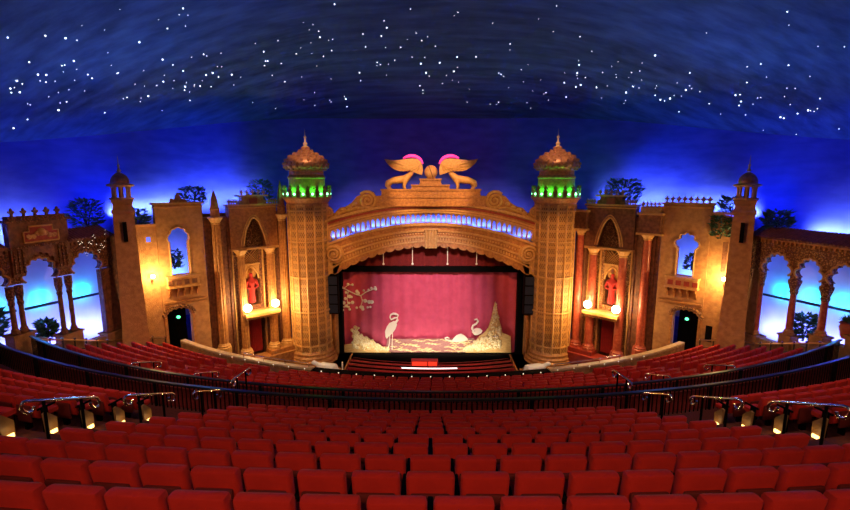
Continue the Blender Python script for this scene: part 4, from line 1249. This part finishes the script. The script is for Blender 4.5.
# ================================================================== BALUSTRADES AND PARAPETS
def balustrade(R, ztop, zbot, label, a):
    t = thing('balustrade', label, 'balustrade', ring(R, 0, zbot))
    m = MB(); m.arc(R - .06, R + .06, ztop - .06, ztop, -a, a, 60); m.build('top_rail', blackgloss, t)
    m = MB(); m.arc(R - .05, R + .05, zbot, zbot + .12, -a, a, 60); m.build('bottom_rail', black, t)
    m = MB(); N = int(2 * a * math.pi / 180 * R / .16)
    for i in range(N):
        p = ring(R, math.radians(-a + 2 * a * (i + .5) / N), 0); m.tube([(p.x, p.y, zbot), (p.x, p.y, ztop - .05)], .022, 4)
    b = m.build('bars', black, t); b['kind'] = 'stuff'
    m = MB(); m.arc(R - .22, R - .18, zbot, ztop - .25, -a, a, 60); m.build('backing', maroon, t)
    for i in range(13):
        p = ring(R, math.radians(-a + 2 * a * (i + .5) / 13), 0); m = MB(); m.tube([(p.x, p.y, zbot), (p.x, p.y, ztop - .04)], .05, 6); m.build('post', black, t)
    return t
balustrade(37.0, -6.55, -7.6, 'long black curved balustrade nearest the camera, behind the near seats', wall_hit(37.0) - .2)
balustrade(35.3, -7.12, -8.4, 'long black curved balustrade across the hall, farther of the two', wall_hit(35.3) - .2)
t = thing('circle_parapet', 'curved balcony parapet, black in the middle with pale ends, beyond the far seats', 'parapet', ring(27.7, 0, -11.4))
aw = wall_hit(27.7) - .1
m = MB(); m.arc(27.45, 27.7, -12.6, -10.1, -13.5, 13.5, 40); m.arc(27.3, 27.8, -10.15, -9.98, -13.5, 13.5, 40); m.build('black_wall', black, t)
for sg in (-1, 1):
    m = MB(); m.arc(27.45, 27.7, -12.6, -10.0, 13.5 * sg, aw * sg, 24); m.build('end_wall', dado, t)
    m = MB(); m.arc(27.38, 27.7, -10.08, -9.9, 13.5 * sg, aw * sg, 24); m.build('pale_ledge', creamstone, t)
    m = MB(); vs_ = [tuple(ring(27.6, math.radians(sg * q), -9.65)) for q in (14, 17, 20, 23)]; m.tube(vs_, .03, 6)
    for q in (14, 17, 20, 23): p = ring(27.6, math.radians(sg * q), 0); m.tube([(p.x, p.y, -9.95), (p.x, p.y, -9.65)], .025, 5)
    m.build('ledge_rail', steel, t)
# little lamps along the parapet
cnt = 0
for i in range(27):
    a = -26 + 2 * i
    if abs(a) > aw - 1: continue
    p = ring(28.0, math.radians(a), -9.95 if abs(a) > 13.4 else -10.0)
    tt = thing('parapet_lamp', 'tiny lamp on the far balcony parapet, %s from the left' % ordw(i + 1), 'lamp', p, 'tiny lamps along the far parapet')
    m = MB(); m.tube([(p.x, p.y, p.z), (p.x, p.y, p.z + .12)], .02, 5); m.build('stem', brass, tt)
    m = MB(); m.ball((p.x, p.y, p.z + .14), .032, 8, 6); m.build('bulb', bulbw, tt)

def handrail(R0, R1, adeg, topf, label, h0=.1):
    """aisle rail with scrolled ends on two posts"""
    a = math.radians(adeg)
    p0, p1 = ring(R0, a, topf(R0) + h0), ring(R1, a, topf(R1) + h0)
    t = thing('aisle_handrail', label, 'handrail', ring((R0 + R1) / 2, a, topf((R0 + R1) / 2) - 1.0))
    d = (p1 - p0).normalized()
    def curl(p, dirn):
        out = []
        for k in range(9):
            b = k / 8 * math.pi * 1.5
            out.append(p + dirn * .12 * math.sin(b) + V(0, 0, -.12 + .12 * math.cos(b)))
        return out
    c0 = curl(p0, -d); c1 = curl(p1, d)
    m = MB(); m.tube([tuple(q) for q in c0[::-1]] + [tuple(p0 + (p1 - p0) * k / 4) for k in range(1, 4)] + [tuple(q) for q in c1], .032, 8); m.build('rail', steel, t, smooth=60)
    for f in (.22, .78):
        p = p0 + (p1 - p0) * f; R = R0 + (R1 - R0) * f
        m = MB(); m.tube([(p.x, p.y, topf(R) - .98), tuple(p)], .03, 6); m.build('post', black, t)
for sg in (-1, 1):
    SX = 1
    for k, (R0, R1) in enumerate(((42.75, 41.4), (40.55, 39.2), (38.3, 37.25), (36.5, 35.6))):
        handrail(R0, R1, sg * 10.4, seat_top if k < 3 else (lambda R: -6.55), 'steel aisle handrail with scrolled ends in the near %s aisle, %s of four' % ('left' if sg < 0 else 'right', ('nearest', 'second nearest', 'third nearest', 'farthest')[k]))
    for k, ad in enumerate((15.5, 21.0)):
        handrail(34.6, 33.5, sg * ad, tier2_top, 'steel aisle handrail with scrolled ends among the far %s seats, %s the stage' % ('left' if sg < 0 else 'right', ('nearer', 'away from')[k]))
    # wall rail above the far seats, at the foot of the walls
    SX = sg; s = side()
    t = thing('wall_rail', 'thin metal guard rail with posts along the foot of the %s wall' % s, 'guard rail', WB(3.6, -10.6, .8))
    pts = [(WB(2.9, -9.75, .55)), (WB(4.3, -9.4, .6)), AR(1.0, -9.0, .5), AR(2.2, -8.55, .5), AR(3.4, -8.1, .5), AR(4.6, -7.7, .5)]
    pts = [p + V(0, 0, .3) for p in pts]
    m = MB(); m.tube(pts, .045, 6); m.build('rail', brass, t)
    m = MB(); m.tube([p - V(0, 0, .45) for p in pts], .03, 6); m.build('lower_rail', twig, t)
    m = MB()
    for i in range(len(pts) - 1):
        for f in (0, .5):
            p = pts[i].lerp(pts[i + 1], f); mm = MB(); mm.tube([p, p - V(0, 0, 1.1)], .04, 5); mm.build('post', twig, t)
            mm = MB(); mm.ball(p + V(0, 0, .06), .075, 8, 6); mm.build('knob', steel, t)
SX = 1

# ================================================================== SEATS
def seat_parts():
    """seat facing +y; origin on the step under the backrest"""
    out = []
    m = MB()
    vs = []; fs = []
    m.rbox(-.245, .245, -.06, .07, .40, .93, .045)
    for p in m.v:
        f = (p.z - .40) / .53
        p.y += -.10 * (f - .3) - .09 * (p.x / .245) ** 2 * -.3
        p.x *= 1 - .05 * max(0, .5 - f)
        p.z += .018 * (1 - (p.x / .245) ** 2) * f
    out.append(('backrest', m, velvet))
    m = MB(); m.rbox(-.20, .20, -.105, -.06, .34, .74, .03); out.append(('back_shell', m, seatshell))
    m = MB(); m.rbox(-.225, .225, .05, .50, .36, .48, .04); out.append(('cushion', m, velvet))
    for sg in (-1, 1):
        m = MB(); m.rbox(sg * .262 - .022, sg * .262 + .022, .0, .40, .58, .63, .015); m.box(Flat(0), sg * .262 - .015, sg * .262 + .015, 0, .58, -.22, -.08); out.append(('armrest', m, black))
    return out
def light_seat(mb, p, a):
    """the same seat, fewer faces, for the far rows"""
    ca, sa = math.cos(a), math.sin(a)
    def T(x, y, z): return V(p.x + x * ca - y * sa, p.y + x * sa + y * ca, p.z + z)
    prof = [(-.04, .42), (-.10, .88), (-.09, .93), (0.0, .95), (.05, .92), (.08, .42)]
    vs = []
    for x, dz in ((-.245, -.03), (-.2, 0), (.2, 0), (.245, -.03)):
        for y, z in prof: vs.append(T(x, y + (.01 if abs(x) > .21 else 0), z + (dz if z > .85 else 0)))
    k = len(prof)
    fs = [(i * k + j, (i + 1) * k + j, (i + 1) * k + (j + 1) % k, i * k + (j + 1) % k) for i in range(3) for j in range(k)]
    fs += [tuple(range(k)), tuple(3 * k + j for j in range(k - 1, -1, -1))]
    mb.add(vs, fs)
    vs = [T(x, y, z) for x in (-.22, .22) for y in (.06, .48) for z in (.36, .47)]
    mb.add(vs, [(0, 1, 3, 2), (4, 6, 7, 5), (0, 4, 5, 1), (2, 3, 7, 6), (0, 2, 6, 4), (1, 5, 7, 3)])
seats = []          # (depth, row, angle, position, tier)
def add_row(R, topf, row, tier, blocks):
    for a0, a1 in blocks:
        n_ = int((a1 - a0) * math.pi / 180 * R / .535); 
        if n_ < 1: continue
        for i in range(n_):
            a = math.radians(a0 + (a1 - a0) * (i + .5) / n_)
            p = ring(R, a, topf(R) - .95)
            px, py, d = project(p + V(0, 0, .8))
            if d < .3 or not (-330 < px < 1180) or py > 700: continue
            inside = -12 < px < 862 and py < 522
            seats.append((d, row, a, p, tier, inside, px))
for k, R in enumerate(ROWS1):
    am = min(wall_hit(R + .4), wall_hit(R - .5)) - .4
    sh = 0.3 if k % 2 else 0.0
    add_row(R, seat_top, k, 1, [(-am, -12.3), (-7.3 + sh * .3, 7.3 - sh * .3), (12.3, am)])
for k, R in enumerate(ROWS2):
    if k == 7: continue
    am = min(wall_hit(R + .4), wall_hit(R - .6)) - 2.6
    add_row(R, tier2_top, k, 2, [(-am, -22.2), (-19.8, -16.6), (-14.4, -1), (-.99, 14.4), (16.6, 19.8), (22.2, am)])
seats.sort(key=lambda q: q[0])
near = [q for q in seats if q[5]][:300]
ids = set(id(q) for q in near)
rest = [q for q in seats if id(q) not in ids]
# first of its kind
src = None
byrow = {}
for q in near: byrow.setdefault(q[1], []).append(q)
rowname = ('nearest row', 'second nearest row', 'third nearest row', 'fourth nearest row', 'fifth nearest row', 'sixth nearest row', 'seventh nearest row', 'eighth nearest row', 'ninth nearest row', 'tenth nearest row')
for row in sorted(byrow):
    L = sorted(byrow[row], key=lambda q: q[6])
    left_ = [q for q in L if math.degrees(q[2]) < -9]; mid = [q for q in L if abs(math.degrees(q[2])) < 9]; right_ = [q for q in L if math.degrees(q[2]) > 9]
    for blk, grp in (('left of the left aisle', left_), ('', mid), ('right of the right aisle', right_)):
        for i, q in enumerate(grp):
            p = q[3]
            if blk.startswith('left'): lab = 'red theatre seat left of the left aisle, %s, %s from aisle' % (rowname[row], ordw(len(grp) - i))
            elif blk: lab = 'red theatre seat right of the right aisle, %s, %s from aisle' % (rowname[row], ordw(i + 1))
            else: lab = 'red theatre seat in the centre block, %s, %s from the left' % (rowname[row], ordw(i + 1))
            if src is None:
                src = bpy.data.objects.new('theatre_seat', None); COL.objects.link(src); src.empty_display_size = .1
                for nm, mm, mt in seat_parts():
                    me = bpy.data.meshes.new(nm); me.from_pydata([tuple(v) for v in mm.v], [], mm.f)
                    bm = bmesh.new(); bm.from_mesh(me); bmesh.ops.recalc_face_normals(bm, faces=bm.faces[:]); bm.to_mesh(me); bm.free()
                    me.materials.append(mt)
                    for pl in me.polygons: pl.use_smooth = True
                    me.set_sharp_from_angle(angle=math.radians(50))
                    o = bpy.data.objects.new(nm, me); COL.objects.link(o); o.parent = src
                kids = list(src.children); o = src
            else:
                o = src.copy(); COL.objects.link(o)
                for ch in kids:
                    c2 = ch.copy(); COL.objects.link(c2); c2.parent = o
            o.location = (p.x, p.y, p.z + ZO)
            o.rotation_euler = (0, 0, q[2])
            tag(o, lab, 'seat', 'theatre seats of the upper circle')
m = MB()
for q in rest: light_seat(m, q[3], q[2])
tag(m.build('theatre_seats', velvet, smooth=50), 'rows of red theatre seats farther off, beyond the individually visible ones', 'seats', kind='stuff')

# aisle end panels with a lamp at the foot
for sg in (-1, 1):
    s = 'left' if sg < 0 else 'right'
    for j, k in enumerate(range(2, 10)):
        R = 46.7 - .85 * k - .05; a = math.radians(sg * 12.0)
        zf = seat_top(R) - .95
        t = thing('aisle_end_panel', 'tan seat end panel with a glowing foot lamp on the %s aisle, %s nearest' % (s, ordw(j + 1)), 'end panel', ring(R, a, zf), 'lit end panels on the aisles')
        t_dir = V(math.cos(a), math.sin(a), 0) * -sg       # towards the aisle
        rad = V(math.sin(a), -math.cos(a), 0)               # towards the rear
        c = ring(R, a, zf)
        def Q(r, z, n_): return c + rad * r + V(0, 0, z) + t_dir * n_
        poly = [(-.16, 0.0), (.08, 0.0), (.12, .60), (.05, .62), (-.16, .40)]
        m = MB(); m.prism(lambda u, z, n_: Q(u, z, n_), poly, -.02, .03); m.build('panel', panelwood, t)
        m = MB(); m.prism(lambda u, z, n_: Q(u, z, n_), [(-.12, .06), (.02, .06), (.02, .14), (-.12, .14)], .03, .06); m.build('foot_lamp', lampo, t)
        L_ = Q(-.06, .2, .2); point('aisle_foot_light', (L_.x, L_.y, L_.z), 1.0, (1, .6, .2), .05)

# ================================================================== STARS
rnd = random.Random(21)
def star(px, py, r):
    u = (px - 425) / 450; v = (255 - py) / 450
    y = _c + v * _s; z = -_s + v * _c
    d = V(u * math.cos(_yaw) - y * math.sin(_yaw), u * math.sin(_yaw) + y * math.cos(_yaw), z).normalized()
    hit = CEIL.ray_cast(V(0, 0, 0), d)
    return (hit[0] - d * .1, r * hit[3] / 28) if hit[0] is not None else None
SR = None; SL = []
for k in range(200):
    px = rnd.uniform(5, 845); c_ = 62 + 40 * ((px - 425) / 425) ** 2 + (14 if px > 425 else 0)
    SL.append((px, c_ + rnd.gauss(0, 17)))
for k in range(85): SL.append((rnd.uniform(0, 850), 4 + rnd.random() ** 1.1 * 125))
for px, py in SL:
    lim = 104 + 44 * (abs(px - 425) / 425) ** 1.4
    if py > lim or py < 2: continue
    h = star(px, py, .012 + .022 * rnd.random() ** 2.5)
    if h is None: continue
    if SR is None:
        mm = MB(); mm.ball((0, 0, 0), 1.0, 8, 6)
        SR = mm.build('star_light', starm, loc=(0, 0, 0)); o = SR
    else:
        o = SR.copy(); COL.objects.link(o)
    o.location = h[0] + V(0, 0, ZO); o.scale = (h[1],) * 3
    tag(o, 'tiny white star light set in the dark blue sky ceiling', 'star light', 'star lights in the ceiling')
